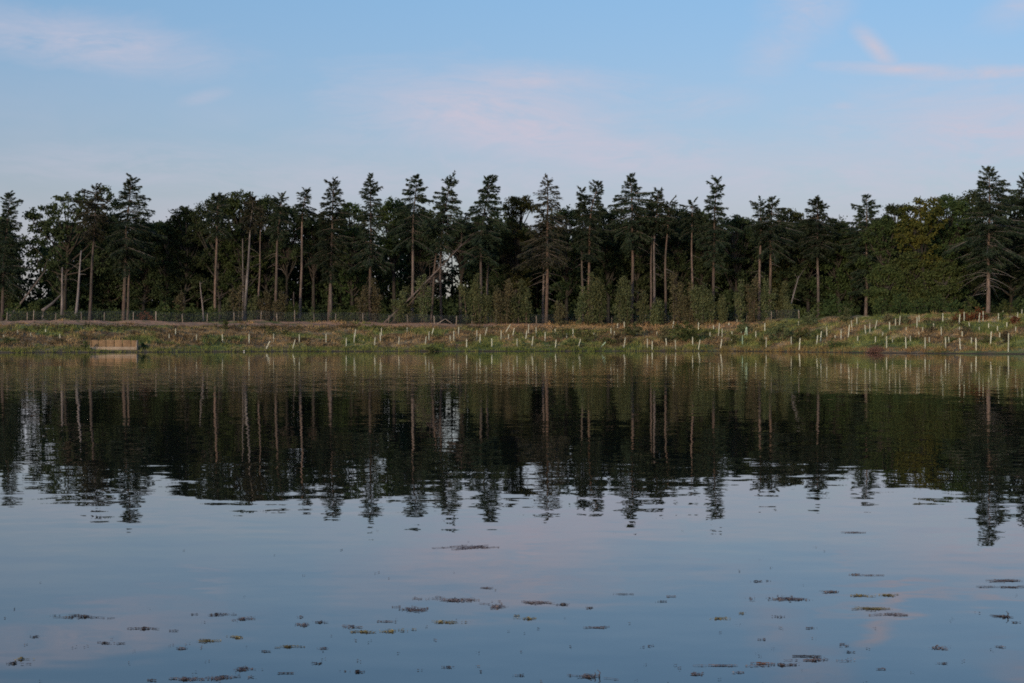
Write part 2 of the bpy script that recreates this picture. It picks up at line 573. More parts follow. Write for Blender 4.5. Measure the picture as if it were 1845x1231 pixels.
# lush strip beside the water
lush = g.m('MULTIPLY', g.ramp(z, 0.75, 0.35), g.ramp(x, 36.0, 22.0))
col = g.mix(g.m('MULTIPLY', lush, 0.75), col, (0.14, 0.17, 0.045))
red = g.m('MULTIPLY', g.ramp(z, 0.8, 0.4), g.ramp(x, 14.0, 28.0))
col = g.mix(g.m('MULTIPLY', red, 0.6), col, (0.26, 0.155, 0.07))
hs = g.n('ShaderNodeHueSaturation')
g.set(hs.inputs['Color'], col)
g.set(hs.inputs['Value'], g.ramp(nt, 0.3, 0.7, False, 0.85, 1.45))
di = g.n('ShaderNodeBsdfDiffuse')
trn = g.n('ShaderNodeBsdfTranslucent')
g.t.links.new(hs.outputs[0], di.inputs[0])
g.t.links.new(hs.outputs[0], trn.inputs[0])
mx = g.n('ShaderNodeMixShader')
mx.inputs[0].default_value = 0.25
g.t.links.new(di.outputs[0], mx.inputs[1])
g.t.links.new(trn.outputs[0], mx.inputs[2])
finish(g, mx.outputs[0])
M['growth'] = m

# water: dark body, mirror surface with very gentle slopes
m, g = new_mat('lake_water')
pos = g.n('ShaderNodeNewGeometry').outputs['Position']
x, y, z = g.sep(pos)
half = (0.5, 0.5, 0.5)
n1 = g.v('SUBTRACT', g.noise(g.v('MULTIPLY', pos, (0.45, 1.0, 1.0)), 2.8, 2.0, 0.5)[1], half)
n2 = g.v('SUBTRACT', g.noise(g.v('MULTIPLY', pos, (0.6, 1.0, 1.0)), 0.35, 1.0, 0.4)[1], half)
n3 = g.v('SUBTRACT', g.noise(g.v('MULTIPLY', pos, (0.8, 1.0, 1.0)), 6.0, 1.0, 0.5)[1], half)
lane_n = g.noise(g.v('MULTIPLY', pos, (0.25, 1.0, 1.0)), 0.12, 3.0, 0.55)[0]
lane_y = g.m('ADD', y, g.m('MULTIPLY', g.m('SUBTRACT', lane_n, 0.5), 24.0))
lane = g.m('MULTIPLY', g.ramp(lane_y, 90.0, 70.0), g.ramp(lane_y, 30.0, 55.0))     # breeze lane on the middle of the lake
lane = g.m('MULTIPLY', lane, g.ramp(x, 12.0, -10.0, True, 0.35, 1.0))
calm = g.ramp(lane_n, 0.35, 0.6, True, 0.6, 1.15)
s = g.v('SCALE', n1, scale=g.m('MULTIPLY', calm, 0.022))
s = g.v('ADD', s, g.v('SCALE', n2, scale=0.009))
s = g.v('ADD', s, g.v('SCALE', n3, scale=g.m('ADD', 0.0075, g.m('MULTIPLY', lane, 0.030))))
sx, sy, sz = g.sep(s)
nrm = g.v('NORMALIZE', g.comb(sx, sy, 1.0))
b = principled(g, (0.014, 0.016, 0.011), 0.0, 0.5, nrm)
b.inputs['IOR'].default_value = 1.40
finish(g, b.outputs[0])
M['water'] = m

# ------------------------------------------------------------------ ground and water
xs = np.unique(np.concatenate([np.linspace(-4000, -400, 10), np.linspace(-400, -80, 20), np.arange(-80, 80.01, 0.4), np.linspace(80, 400, 20), np.linspace(400, 4000, 10)]))
ys = np.unique(np.concatenate([np.array([-200.0, 0.0, 80.0]), np.linspace(80, 140, 12), np.arange(140, 212, 0.4), np.linspace(212, 320, 30), np.linspace(320, 6000, 20)]))
GX, GY = np.meshgrid(xs, ys)
GZ = terrain(GX.ravel(), GY.ravel())
nx_, ny_ = len(xs), len(ys)
idx = np.arange(nx_ * ny_).reshape(ny_, nx_)
Q = np.stack([idx[:-1, :-1], idx[:-1, 1:], idx[1:, 1:], idx[1:, :-1]], -1).reshape(-1, 4)
mb = MB()
mb.add(np.stack([GX.ravel(), GY.ravel(), GZ], 1), None, Q)
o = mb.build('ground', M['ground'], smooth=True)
tag(o, 'earth bank rising from the lake to the wood', 'ground', kind='structure')

mb = MB()
wxs = np.array([-1500, -300, -60, 0, 60, 300, 1500.0])
wys = np.array([-60, 0, 40, 90, 140, 215.0])
WX, WY = np.meshgrid(wxs, wys)
idx = np.arange(WX.size).reshape(WX.shape)
mb.add(np.stack([WX.ravel(), WY.ravel(), np.zeros(WX.size)], 1), None,
       np.stack([idx[:-1, :-1], idx[:-1, 1:], idx[1:, 1:], idx[1:, :-1]], -1).reshape(-1, 4))
o = mb.build('water', M['water'])
tag(o, 'calm lake water mirroring the trees and evening sky', 'water', kind='structure')

# ------------------------------------------------------------------ trees
def curve(pts, n):
    """smooth polyline through control points (rows of xyz)"""
    pts = np.asarray(pts, dtype=float)
    t = np.linspace(0, 1, len(pts))
    q = np.linspace(0, 1, n)
    if len(pts) == 2:
        return np.stack([np.interp(q, t, pts[:, i]) for i in range(3)], 1)
    # Catmull-Rom
    P = np.vstack([2 * pts[0] - pts[1], pts, 2 * pts[-1] - pts[-2]])
    out = []
    for a in q:
        f = a * (len(pts) - 1)
        i = min(int(f), len(pts) - 2)
        u = f - i
        p0, p1, p2, p3 = P[i], P[i + 1], P[i + 2], P[i + 3]
        out.append(0.5 * ((2 * p1) + (-p0 + p2) * u + (2 * p0 - 5 * p1 + 4 * p2 - p3) * u * u + (-p0 + 3 * p1 - 3 * p2 + p3) * u ** 3))
    return np.array(out)


def conifer(label, base_px, top, profile, Y=203.0, mids=(), r_px=4.2, dens=1.0, mat='fir', bark='bark', dead=10, dlen=(0.5, 2.0),
            group='firs standing along the far bank', name='fir_tree'):
    """profile rows: photo row y, half width to either side in px; crown runs over its span"""
    s = Y / F
    bx = wx(base_px, Y)
    bz = tz(bx, Y) - 0.15
    root = empty(name, (bx, Y, bz), label, 'tree', group)
    org = np.array([bx, Y, bz])
    ctrl = [(bx, Y, bz)] + [(wx(a, Y), Y, wz(b, Y)) for a, b in mids] + [(wx(top[0], Y), Y + random.uniform(-.2, .2), wz(top[1], Y))]
    path = curve(ctrl, 22) - org
    H = path[-1, 2]
    fr = np.linspace(0, 1, 22)
    wob = np.stack([0.06 * np.sin(fr * 9 + random.random() * 6), 0.06 * np.cos(fr * 7 + random.random() * 6), fr * 0], 1) * fr[:, None] * (1 - fr)[:, None] * 4
    path = path + wob
    r0 = r_px * s * .84
    radii = r0 * (1 - fr) ** 0.75 * 0.92 + 0.018
    radii[0] *= 1.35
    mb = MB()
    mb.tube(path, radii, 8)
    mb.build('trunk', M[bark], root, smooth=True)
    pz = path[:, 2]
    def axis(z):
        return np.array([np.interp(z, pz, path[:, 0]), np.interp(z, pz, path[:, 1]), z])
    prof = np.array(profile, dtype=float)
    if len(prof) > 5 and base_px not in (540, 984, 1780):      # sparse lower boughs below the dense crown
        prof = np.vstack([prof, [prof[-1, 0] + 20, prof[-1, 1] * .75 + 5, prof[-1, 2] * .75 + 5]])
    zt, zb = wz(prof[0, 0], Y) - bz, wz(prof[-1, 0], Y) - bz
    crown, wood = MB(), MB()
    C, U, Ln, Wd = [], [], [], []
    z = zt
    az = random.random() * 6
    sd_ = random.uniform(0, 90)
    while z > zb:
        py = HY + (CAM_Z - (z + bz)) / s
        f = (zt - z) / max(zt - zb, .1)
        nb = 4 if f > 0.1 else 2
        for k in range(nb):
            az += 2.399 + random.uniform(-.4, .4)
            ca, sa = math.cos(az), math.sin(az)
            hwL, hwR = np.interp(py, prof[:, 0], prof[:, 1]), np.interp(py, prof[:, 0], prof[:, 2])
            hw = hwR if ca > 0 else hwL
            hw = hw * abs(ca) + 0.5 * (hwL + hwR) * (1 - abs(ca))
            lob = 1.0 + .75 * float(vnoise(np.array(z * .9 + sd_), np.array(ca * .8 + 4.0), 31)) + .5 * float(vnoise(np.array(z * 2.3), np.array(ca * 1.2 + sd_), 32))
            ln = max(0.2, hw * s * lob * np.interp(f, [0, .25, .7, 1], [1, 1.08, 1.4, 1.3]) * random.uniform(0.75, 1.25))
            if random.random() < 0.08:
                ln *= 1.15
            rise = np.interp(f, [0, .12, .4, 1], [1.2, .55, .15, -.12]) + random.uniform(-.22, .22)
            rise *= min(1.0, 1.1 / ln) if rise > 0.3 else 1.0
            droop = np.interp(f, [0, .3, 1], [.25, .36, .42])
            zz = z + random.uniform(-.3, .3)
            p0 = axis(np.clip(zz, 0, H))
            t = np.linspace(0, 1, 5)
            bp_ = p0 + np.stack([ca * ln * t, sa * ln * t, ln * (rise * t - droop * t * t + 0.14 * t ** 4)], 1)
            wood.tube(bp_, 0.012 + 0.02 * ln * (1 - t) / 2.0, 3, False)
            n = int(dens * (9 + 33 * ln)) + 3
            tt = rng.uniform(0.03, 1.0, n) ** 0.62
            lat = rng.normal(size=n) * 0.2 * ln * (1.15 - tt) + rng.normal(size=n) * 0.06
            pos = p0 + np.stack([ca * ln * tt - sa * lat, sa * ln * tt + ca * lat,
                                 ln * (rise * tt - droop * tt * tt + 0.14 * tt ** 4) - 0.32 * np.abs(lat) - rng.exponential(.13, n)], 1)
            sg = np.sign(lat)
            u = np.stack([ca - sa * sg * 0.8, sa + ca * sg * 0.8, rise - 2 * droop * tt * 0.8 - 0.22 + rng.normal(size=n) * .18], 1)
            C.append(pos); U.append(u)
            Ln.append(rng.uniform(0.22, 0.56, n)); Wd.append(rng.uniform(0.07, 0.15, n))
        z -= random.uniform(0.16, 0.52) if f > 0.1 else random.uniform(.15, .32)
    # leader
    C.append(path[-1:] - np.array([[0, 0, .12]])); U.append(np.array([[0.05, 0, 1.0]])); Ln.append(np.array([.5])); Wd.append(np.array([.1]))
    crown.leaves(np.concatenate(C), np.concatenate(U), np.concatenate(Ln), np.concatenate(Wd))
    crown.build('crown', M[mat], root)
    for k in range(dead):
        z = random.uniform(max(1.5, zb * 0.45), zb + (zt - zb) * 0.15)
        a = random.random() * 6.28
        ln = random.uniform(*dlen)
        p0 = axis(z)
        t = np.linspace(0, 1, 4)
        dz = random.uniform(-.35, .1)
        wood.tube(p0 + np.stack([math.cos(a) * ln * t, math.sin(a) * ln * t, ln * (dz * t - .25 * t * t)], 1), (0.018 + .009 * ln) * (1 - t) + .008, 3, False)
    wood.build('branches', M['dead'], root, kind='stuff')
    return root


def leaf_cloud(mb, centers, per, sd, size, flat=0.7):
    centers = np.asarray(centers)
    n = len(centers) * per
    c = np.repeat(centers, per, 0) + rng.normal(size=(n, 3)) * np.array([sd, sd, sd * flat])
    u = rng.normal(size=(n, 3))
    u[:, 2] -= 0.25
    mb.leaves(c, u, rng.uniform(size * 0.7, size * 1.35, n), rng.uniform(size * 0.45, size * 0.9, n))


def lobe_points(lobes, per_m2):
    """clump centres near the surface of ellipsoidal lobes (cx,cy,cz,rx,ry,rz)"""
    out = []
    for (cx, cy, cz, rx, ry, rz) in lobes:
        n = max(8, int(per_m2 * rx * rz * 3.1))
        d = rng.normal(size=(n, 3))
        d /= np.linalg.norm(d, axis=1)[:, None]
        r = rng.uniform(0.12, 1.0, n) ** 0.3
        out.append(np.array([cx, cy, cz]) + d * r[:, None] * np.array([rx, ry, rz]))
    return np.concatenate(out)


def broadleaf(label, base_px, lobes_px, Y=212.0, mat='oak', trunk_px=3.6, per=27, dens=4.2, size=0.27, bark='bark_dark',
              name='broadleaf_tree', group='broadleaved trees among the firs', twigs=0.5):
    s = Y / F
    bx = wx(base_px, Y)
    bz = tz(bx, Y) - 0.15
    root = empty(name, (bx, Y, bz), label, 'tree', group)
    lobes = []
    for (px, py, rx, rz) in lobes_px:
        lobes.append((wx(px, Y) - bx, random.uniform(-.7, .7) * rx * s, wz(py, Y) - bz, rx * s, rx * s * 1.0, rz * s))
    top = max(l[2] + l[5] * 0.2 for l in lobes)
    mxx = sum(l[0] for l in lobes) / len(lobes)
    fork = max(1.2, sorted(l[2] for l in lobes)[len(lobes) // 3] * 0.62)
    wood = MB()
    tp = curve([(0, 0, 0), (mxx * 0.15 + random.uniform(-.15, .15), 0, fork * 0.6), (mxx * 0.5, 0, fork), (mxx, 0, top)], 14)
    r0 = trunk_px * s
    fr = np.linspace(0, 1, 14)
    wood.tube(tp, r0 * (1 - fr) ** 0.8 + .03, 7)
    wood.build('trunk', M[bark], root, smooth=True)
    pts = lobe_points(lobes, dens)
    limbs = MB()
    for l in lobes:
        z0 = min(max(l[2] * random.uniform(.55, .8), .8), top)
        p0 = np.array([np.interp(z0, tp[:, 2], tp[:, 0]), 0, z0])
        c = np.array(l[:3])
        mid = (p0 + c) / 2 + np.array([0, 0, -0.08 * np.linalg.norm(c - p0)])
        limbs.tube(curve([p0, mid, c], 7), np.linspace(r0 * .45, .04, 7), 5)
    k = rng.random(len(pts)) < twigs
    cen = np.array([l[:3] for l in lobes])
    for q in pts[k]:
        i = int(np.argmin(np.sum((cen - q) ** 2, 1)))
        limbs.tube(np.stack([cen[i], (cen[i] + q) / 2 + rng.normal(size=3) * .12, q]), np.array([.04, .025, .01]), 3, False)
    limbs.build('branches', M[bark], root, smooth=True, kind='stuff')
    crown = MB()
    leaf_cloud(crown, pts, per, 0.22, size)
    crown.build('crown', M[mat], root)
    return root


def auto_lobes(cx, topy, hw, boty, n=9):
    """an uneven crown inside an ellipse, in photo px"""
    cy, hh = (topy + boty) / 2, (boty - topy) / 2
    out = [(cx + random.uniform(-.2, .2) * hw, topy + hw * .38, hw * .5, hw * .4)]
    for dx in (-.75, -.45, -.15, .2, .5, .78):
        out.append((cx + dx * hw * .9, topy + hw * (.3 + .75 * dx * dx) + random.uniform(-5, 9), hw * random.uniform(.22, .34), hw * random.uniform(.2, .28)))
    for i in range(n):
        a = i * 2.399 + random.random()
        r = math.sqrt((i + .5) / n) * .85
        x, y = cx + math.copysign(abs(math.cos(a)) ** .7, math.cos(a)) * hw * r, cy + math.copysign(abs(math.sin(a)) ** .7, math.sin(a)) * hh * r
        k = random.uniform(.26, .46) * hw
        out.append((x, max(y, topy + k * .7), k, k * .66))
    return out


# ---- firs, left to right (photo px)
conifer('ragged fir cut by the left edge, beside the leaning bare trunk', 3, (18, 348),
        [(348, 4, 4), (358, 9, 12), (368, 12, 16), (380, 8, 11), (392, 19, 22), (408, 13, 17), (430, 24, 28), (455, 24, 30), (480, 32, 36), (502, 22, 28)],
        mids=[(8, 470)], dens=1.15, dead=4, Y=206)
conifer('round-topped pine with tall leaning bare trunk beside the left oak', 161, (172, 340),
        [(340, 6, 6), (350, 18, 16), (372, 22, 22), (400, 20, 22), (430, 14, 14)], mids=[(168, 450)], r_px=3.8, dens=.9, mat='fir_thin', name='pine_tree', dead=6)
conifer('tall dark fir with one-sided crown, the highest tree left of the domed oaks', 222, (236, 318),
        [(318, 2, 2), (327, 9, 7), (337, 12, 18), (344, 12, 12), (352, 12, 34), (362, 16, 24), (377, 24, 38), (400, 27, 42), (420, 28, 42), (440, 24, 38), (458, 12, 26)],
        mids=[(227, 440)], r_px=4.4, dens=1.25, dead=6)
conifer('thin bare trunk with small crown hidden behind the tall left fir', 229, (238, 405),
        [(405, 5, 5), (420, 14, 16), (440, 12, 14)], Y=205, r_px=3.0, dead=3)
conifer('slim fir with dull grey-brown trunk in front of the big domed oaks', 387, (394, 352),
        [(352, 6, 6), (365, 14, 15), (390, 20, 22), (415, 18, 18)], mids=[(390, 430)], r_px=3.2, dead=8)
conifer('fir with pale trunk leaning gently right below the domed oaks', 441, (456, 356),
        [(356, 4, 4), (370, 12, 12), (392, 18, 18), (410, 10, 12)], mids=[(447, 470)], r_px=3.6, bark='bark_pale', mat='fir_thin', dead=8)
conifer('thinnest straight fir stem right of the pale leaning trunk', 464, (471, 372),
        [(372, 4, 4), (385, 12, 12), (405, 12, 12)], r_px=2.4, mat='fir_thin', dead=8)
conifer('narrow blunt fir with rounded crown right of the domed oaks', 495, (508, 352),
        [(352, 8, 8), (360, 15, 16), (380, 20, 20), (400, 18, 18), (428, 10, 10)], mids=[(500, 440)], r_px=3.4, dead=10)
conifer('bare-trunked fir with tiny tufted top, trunk nearly branchless', 540, (553, 344),
        [(344, 8, 6), (351, 12, 12), (358, 8, 14), (366, 26, 8), (376, 10, 28), (386, 16, 20), (396, 6, 8)], mids=[(543, 480), (546, 385)], r_px=3.2, dens=.9, dead=6)
conifer('tall ragged fir with twin stems right of the tufted fir', 596, (602, 323),
        [(323, 3, 3), (333, 10, 9), (345, 8, 18), (355, 18, 12), (367, 16, 24), (385, 24, 28), (410, 28, 30), (440, 26, 28), (470, 22, 22), (482, 10, 10)],
        mids=[(597, 440)], r_px=3.8, dens=1.1, dead=12)
conifer('duller second trunk close against the twin-stemmed ragged fir', 592, (596, 420), [(420, 6, 8), (440, 14, 12), (465, 12, 12)], Y=204.5, r_px=3.0, mat='fir_thin', dead=6)
conifer('slim spire fir with narrow waisted top left of the fallen trunks', 667, (668, 314),
        [(314, 2, 2), (324, 8, 8), (334, 8, 18), (344, 16, 18), (352, 18, 12), (362, 10, 16), (375, 14, 14), (395, 22, 20), (430, 30, 28), (455, 26, 24)],
        r_px=3.8, dens=1.05, dead=14)
conifer('fir with flat tiered cap above the leaning dead trunks', 743, (751, 317),
        [(317, 4, 4), (326, 8, 12), (333, 20, 10), (342, 18, 22), (350, 20, 12), (362, 24, 24), (375, 34, 40), (395, 36, 36), (412, 30, 30)], mids=[(744, 430)], r_px=3.6, dens=1.2, dead=8)
conifer('bent-topped fir with sweeping right side beside the leaning dead trunks', 795, (812, 326),
        [(326, 6, 10), (334, 14, 16), (348, 14, 16), (365, 20, 18), (380, 22, 28), (395, 24, 38), (412, 26, 34), (430, 12, 18)], mids=[(795, 430)], r_px=3.0, dens=1.2, dead=26, dlen=(.8, 2.8))
conifer('slanting bare trunk propped beside the bent-topped fir', 776, (797, 372), [(372, 6, 6), (390, 14, 14), (412, 10, 10)], mids=[(785, 470)], Y=204.5, r_px=2.8, mat='fir_thin', dead=10)
conifer('broad cone-shaped fir dense to its tip, right of the sky gap', 866, (882, 317),
        [(317, 3, 3), (327, 9, 14), (335, 10, 12), (345, 14, 24), (352, 14, 26), (362, 24, 24), (378, 28, 30), (395, 34, 32), (415, 32, 30), (440, 22, 20)], mids=[(868, 430)], r_px=3.4, dens=1.35, dead=6)
conifer('half-hidden reddish trunk just right of the broad cone-shaped fir', 878, (880, 400), [(400, 6, 6), (420, 14, 16), (445, 10, 12)], Y=205, r_px=3.0, dead=6)
conifer('thin see-through fir with trunk showing through its browning crown', 984, (986, 321),
        [(321, 8, 6), (328, 10, 16), (338, 14, 14), (346, 24, 26), (356, 20, 28), (366, 24, 28), (385, 22, 26), (410, 26, 30), (440, 34, 30), (462, 38, 30), (476, 14, 14)],
        mids=[(987, 420)], r_px=3.8, dens=.62, mat='fir_thin', dead=24, dlen=(1.0, 3.2))
conifer('second stem tight left of the thin see-through fir', 979, (979, 385), [(385, 4, 4), (400, 12, 6), (430, 14, 8), (450, 10, 8)], Y=204.5, r_px=3.0, dens=.6, mat='fir_thin', dead=12)
conifer('short fir with flat crown left of the crooked-tipped fir', 1050, (1048, 344),
        [(344, 8, 6), (354, 10, 8), (370, 12, 10), (395, 18, 14), (420, 16, 14)], Y=204, r_px=2.8, dead=8)
conifer('fir with crooked hooked tip above the olive saplings', 1060, (1079, 331),
        [(331, 5, 4), (340, 20, 8), (348, 26, 12), (358, 18, 24), (368, 20, 14), (390, 22, 26), (415, 22, 26), (440, 12, 16)], mids=[(1061, 480), (1066, 380)], r_px=3.2, dens=1.0, dead=10)
conifer('wide fir with spreading pointed top, broadest in the middle of the wood', 1138, (1136, 315),
        [(315, 3, 3), (323, 10, 10), (330, 8, 16), (339, 20, 24), (347, 26, 34), (353, 30, 26), (364, 28, 30), (385, 32, 34), (410, 30, 34), (425, 18, 18)], mids=[(1140, 420)], r_px=3.8, dens=1.25, dead=6)
conifer('rounded fir on the left of two close bare trunks', 1172, (1176, 362), [(362, 6, 6), (375, 14, 12), (395, 18, 12), (415, 14, 10)], Y=204, r_px=2.8, dead=10)
conifer('rounded fir on the right of two close bare trunks', 1179, (1186, 347), [(347, 6, 8), (356, 14, 12), (372, 14, 16), (392, 16, 20), (415, 10, 12)], mids=[(1179, 450)], r_px=3.2, dead=12)
conifer('straight-stemmed fir with flat windswept top right of two close trunks', 1199, (1206, 366), [(366, 4, 18), (371, 8, 24), (380, 12, 14), (400, 14, 16), (420, 8, 8)], mids=[(1200, 460)], r_px=3.0, dead=8)
conifer('small blunt fir between the windswept fir and the feathery fir', 1247, (1247, 366), [(366, 8, 8), (373, 16, 14), (390, 18, 18), (415, 14, 14)], r_px=3.0, dead=8)
conifer('feathery fir with double-pronged tip right of the small blunt fir', 1286, (1292, 325),
        [(325, 4, 4), (334, 16, 8), (343, 12, 12), (352, 16, 8), (361, 24, 14), (372, 22, 24), (380, 22, 28), (400, 24, 26), (430, 22, 22), (455, 14, 14)], mids=[(1286, 430)], r_px=3.6, dens=1.0, dead=12)
conifer('flat flag-topped fir left of the dense dome-topped fir', 1367, (1370, 366), [(366, 22, 6), (372, 24, 10), (382, 14, 14), (405, 18, 14), (430, 14, 10)], mids=[(1370, 450)], r_px=3.4, dead=10)
conifer('dense dome-topped fir right of the flag-topped fir', 1385, (1391, 359), [(359, 8, 8), (366, 14, 16), (376, 20, 22), (388, 24, 30), (410, 26, 34), (435, 20, 26)], mids=[(1389, 450)], r_px=3.6, dens=1.35, dead=10)
conifer('pointed fir rising out of the oaks right of the domed fir', 1474, (1473, 354),
        [(354, 2, 2), (361, 7, 6), (367, 16, 10), (376, 14, 18), (386, 18, 24), (396, 22, 28), (415, 26, 28), (440, 20, 20)], r_px=3.4, dens=1.25, dead=4)
conifer('dark pointed fir with reddish trunk foot left of the yellowing tree', 1560, (1561, 353),
        [(353, 3, 3), (362, 8, 10), (370, 18, 14), (380, 20, 24), (392, 28, 28), (405, 34, 32), (425, 34, 30), (450, 28, 24), (475, 22, 18), (500, 20, 16)], mids=[(1562, 450)], r_px=3.8, dens=1.15, dead=8)
conifer('biggest fir, reddish trunk and broad crown near the right edge', 1780, (1782, 305),
        [(305, 4, 4), (314, 12, 14), (322, 20, 16), (327, 14, 28), (338, 26, 26), (350, 32, 40), (370, 38, 40), (400, 42, 44), (430, 46, 44), (455, 30, 32), (478, 14, 16)],
        mids=[(1782, 430)], r_px=4.8, dens=1.25, dead=46, dlen=(1.2, 4.2), Y=196)
conifer('fir mostly cut off by the right edge', 1856, (1850, 318), [(318, 4, 4), (335, 14, 14), (345, 12, 20), (370, 26, 26), (410, 34, 34), (460, 36, 36), (510, 20, 20)], Y=200, r_px=4.2, dens=1.2)

# ---- broadleaved trees
broadleaf('open-crowned spreading oak at the left with sky through its branches', 116,
          [(62, 402, 17, 20), (58, 440, 18, 22), (88, 385, 20, 18), (92, 428, 22, 24), (118, 368, 22, 18), (112, 405, 22, 24), (150, 358, 22, 16), (160, 380, 20, 18),
           (92, 470, 22, 18), (185, 350, 18, 13), (205, 360, 14, 16), (195, 395, 18, 20), (126, 450, 14, 16), (180, 430, 24, 22), (150, 410, 14, 12), (85, 505, 16, 18), (182, 470, 24, 26), (75, 418, 20, 20), (70, 470, 16, 14), (108, 470, 18, 16), (135, 385, 18, 16), (60, 385, 12, 10), (172, 400, 20, 16), (108, 520, 12, 12)],
          Y=208, mat='oak', dens=3.0, size=.33, trunk_px=4.0, twigs=.8)
BL = [  # label, base x, top y, half width, bottom y, Y, material
    ('low dark bushy tree filling behind the leaning bare trunk at left', 4, 470, 26, 565, 214, 'oak'),
    ('dark bushy tree between the pine trunk and the tall left fir', 195, 430, 34, 560, 216, 'oak'),
    ('dark tree with uneven crown right behind the tall left fir', 262, 398, 34, 565, 214, 'oak'),
    ('low leafy tree in the dip left of the domed oaks', 303, 396, 28, 560, 213, 'oak'),
    ('small rounded oak on the left shoulder of the domed oaks', 337, 369, 30, 550, 212, 'oak'),
    ('tall oak, left half of the big dome', 392, 350, 40, 560, 211, 'oak'),
    ('tall oak, green topped middle of the big dome', 436, 344, 38, 545, 210, 'oak_green'),
    ('tall oak, right half of the big dome', 478, 352, 34, 545, 212, 'oak'),
    ('dark tree behind the narrow blunt fir', 518, 372, 28, 480, 212, 'oak'),
    ('dark tree behind the bare-trunked tufted fir', 565, 392, 28, 470, 213, 'oak'),
    ('bushy dark tree between the ragged fir and the spire fir', 634, 366, 28, 555, 212, 'oak_green'),
    ('lighter green tree behind the left side of the tiered fir', 708, 356, 26, 465, 211, 'oak_green'),
    ('dark tree behind the tiered fir trunk', 757, 378, 28, 480, 213, 'oak'),
    ('dark low-crowned tree behind the sky gap beside the bent fir', 832, 396, 20, 455, 214, 'oak'),
    ('olive tree top between the cone-shaped fir and the see-through fir', 934, 352, 26, 545, 211, 'oak_olive'),
    ('dark tree under the olive tree top', 915, 400, 30, 560, 214, 'oak'),
    ('dull tree with gappy top right of the see-through fir', 1022, 372, 24, 555, 211, 'oak'),
    ('dark tree behind the crooked-tipped fir', 1092, 374, 28, 540, 212, 'oak'),
    ('dark tree behind the wide spreading fir', 1150, 388, 34, 545, 213, 'oak'),
    ('dark tree behind the windswept fir', 1218, 374, 30, 540, 212, 'oak'),
    ('dark tree behind the small blunt fir', 1262, 384, 26, 540, 213, 'oak'),
    ('rounded dark tree between the feathery fir and the flag-topped fir', 1325, 388, 26, 550, 211, 'oak'),
    ('dark tree behind the flag-topped fir', 1352, 398, 26, 550, 213, 'oak'),
    ('pale-topped oak right of the dense dome-topped fir', 1424, 378, 26, 550, 211, 'oak_olive'),
    ('broad dark oak in front of the pointed fir', 1452, 396, 36, 560, 208, 'oak'),
    ('green-crowned oak right of the pointed fir', 1508, 392, 32, 555, 206, 'oak_green'),
    ('dark leafy tree just left of the reddish-footed fir', 1535, 412, 26, 560, 207, 'oak'),
    ('bushy green oak right of the reddish-footed fir', 1592, 392, 34, 562, 201, 'oak_green'),
    ('dark tree poking up left of the yellowing tree', 1614, 368, 20, 520, 209, 'oak'),
    ('dark oak between the yellowing tree and the biggest fir', 1712, 352, 38, 560, 203, 'oak_green'),
    ('dark rounded oak pressed against the left of the biggest fir', 1745, 342, 32, 550, 204, 'oak'),
    ('dark oak behind the right side of the biggest fir', 1822, 348, 34, 555, 205, 'oak'),
    ('leafy low tree under the yellowing tree', 1640, 452, 32, 562, 199, 'shrub'),
    ('light olive leafy tree right of the reddish-footed fir, low at the front', 1597, 478, 28, 562, 198.5, 'shrub'),
    ('light olive leafy tree between the yellowing tree and the biggest fir, low at the front', 1698, 470, 30, 562, 198.5, 'shrub'),
]
for (lab, cx, ty, hw, by, Y, mt) in BL:
    broadleaf(lab, cx + random.uniform(-5, 5), auto_lobes(cx, ty, hw * 1.25, by, 26), Y=Y, mat=mt, dens=.2 if 'gappy tree with' in lab else 4.2)
broadleaf('yellowing tree, the only golden crown in the wood', 1668,
          [(1640, 380, 17, 16), (1658, 372, 17, 14), (1682, 368, 16, 12), (1632, 408, 17, 18), (1660, 402, 20, 18), (1688, 398, 17, 18), (1640, 438, 20, 18), (1668, 440, 22, 18), (1652, 390, 24, 20), (1676, 385, 22, 18), (1672, 418, 24, 20), (1645, 420, 22, 18), (1650, 468, 24, 16), (1680, 470, 18, 16), (1625, 425, 14, 16)],
          Y=198.5, mat='yellow', dens=3.4, size=.32)

# ---- the wood behind: reads as one dark mass
mb, tk = MB(), MB()
GAPS = [(26, 118), (780, 856)]
px = -160.0
row = 0
for (Y, step, top0) in ((219, 24, 405), (228, 22, 408), (238, 24, 420)):
    px = -160.0
    while px < 2010:
        px += step * random.uniform(.75, 1.25)
        s = Y / F
        ty = top0 + random.uniform(-18, 30)
        thin = False
        if any(a < px < b for a, b in GAPS):
            ty = (545 if px < 200 else 540) if Y != 228 else ty + 20
            thin = Y == 228
        if 500 < px < 560 or 680 < px < 720:
            ty += 25
        bx, by_ = wx(px, Y), Y + random.uniform(-3, 3)
        bz = tz(bx, Y)
        zt = wz(ty, Y)
        hgt = zt - bz
        n = int(18 + hgt * 7)
        if 515 < px < 565 or 655 < px < 735 or 285 < px < 305:
            n = int(n * .4)
        if thin:
            n = int(n * .42)
        zz = bz + hgt * (0.04 + 0.96 * rng.random(n) ** 0.8)
        rr = 2.1 * np.sqrt(np.clip(1 - ((zz - bz) / hgt) ** 2.2, .03, 1)) * np.sqrt(rng.random(n)) * 1.2
        aa = rng.random(n) * 6.28
        leaf_cloud(mb, np.stack([bx + rr * np.cos(aa), by_ + rr * np.sin(aa), zz], 1), 18, .38, .5)
        tk.tube(np.array([[bx, by_, bz - .2], [bx + .1, by_, bz + hgt * .5], [bx, by_, bz + hgt * .9]]), [.2, .15, .04], 5)
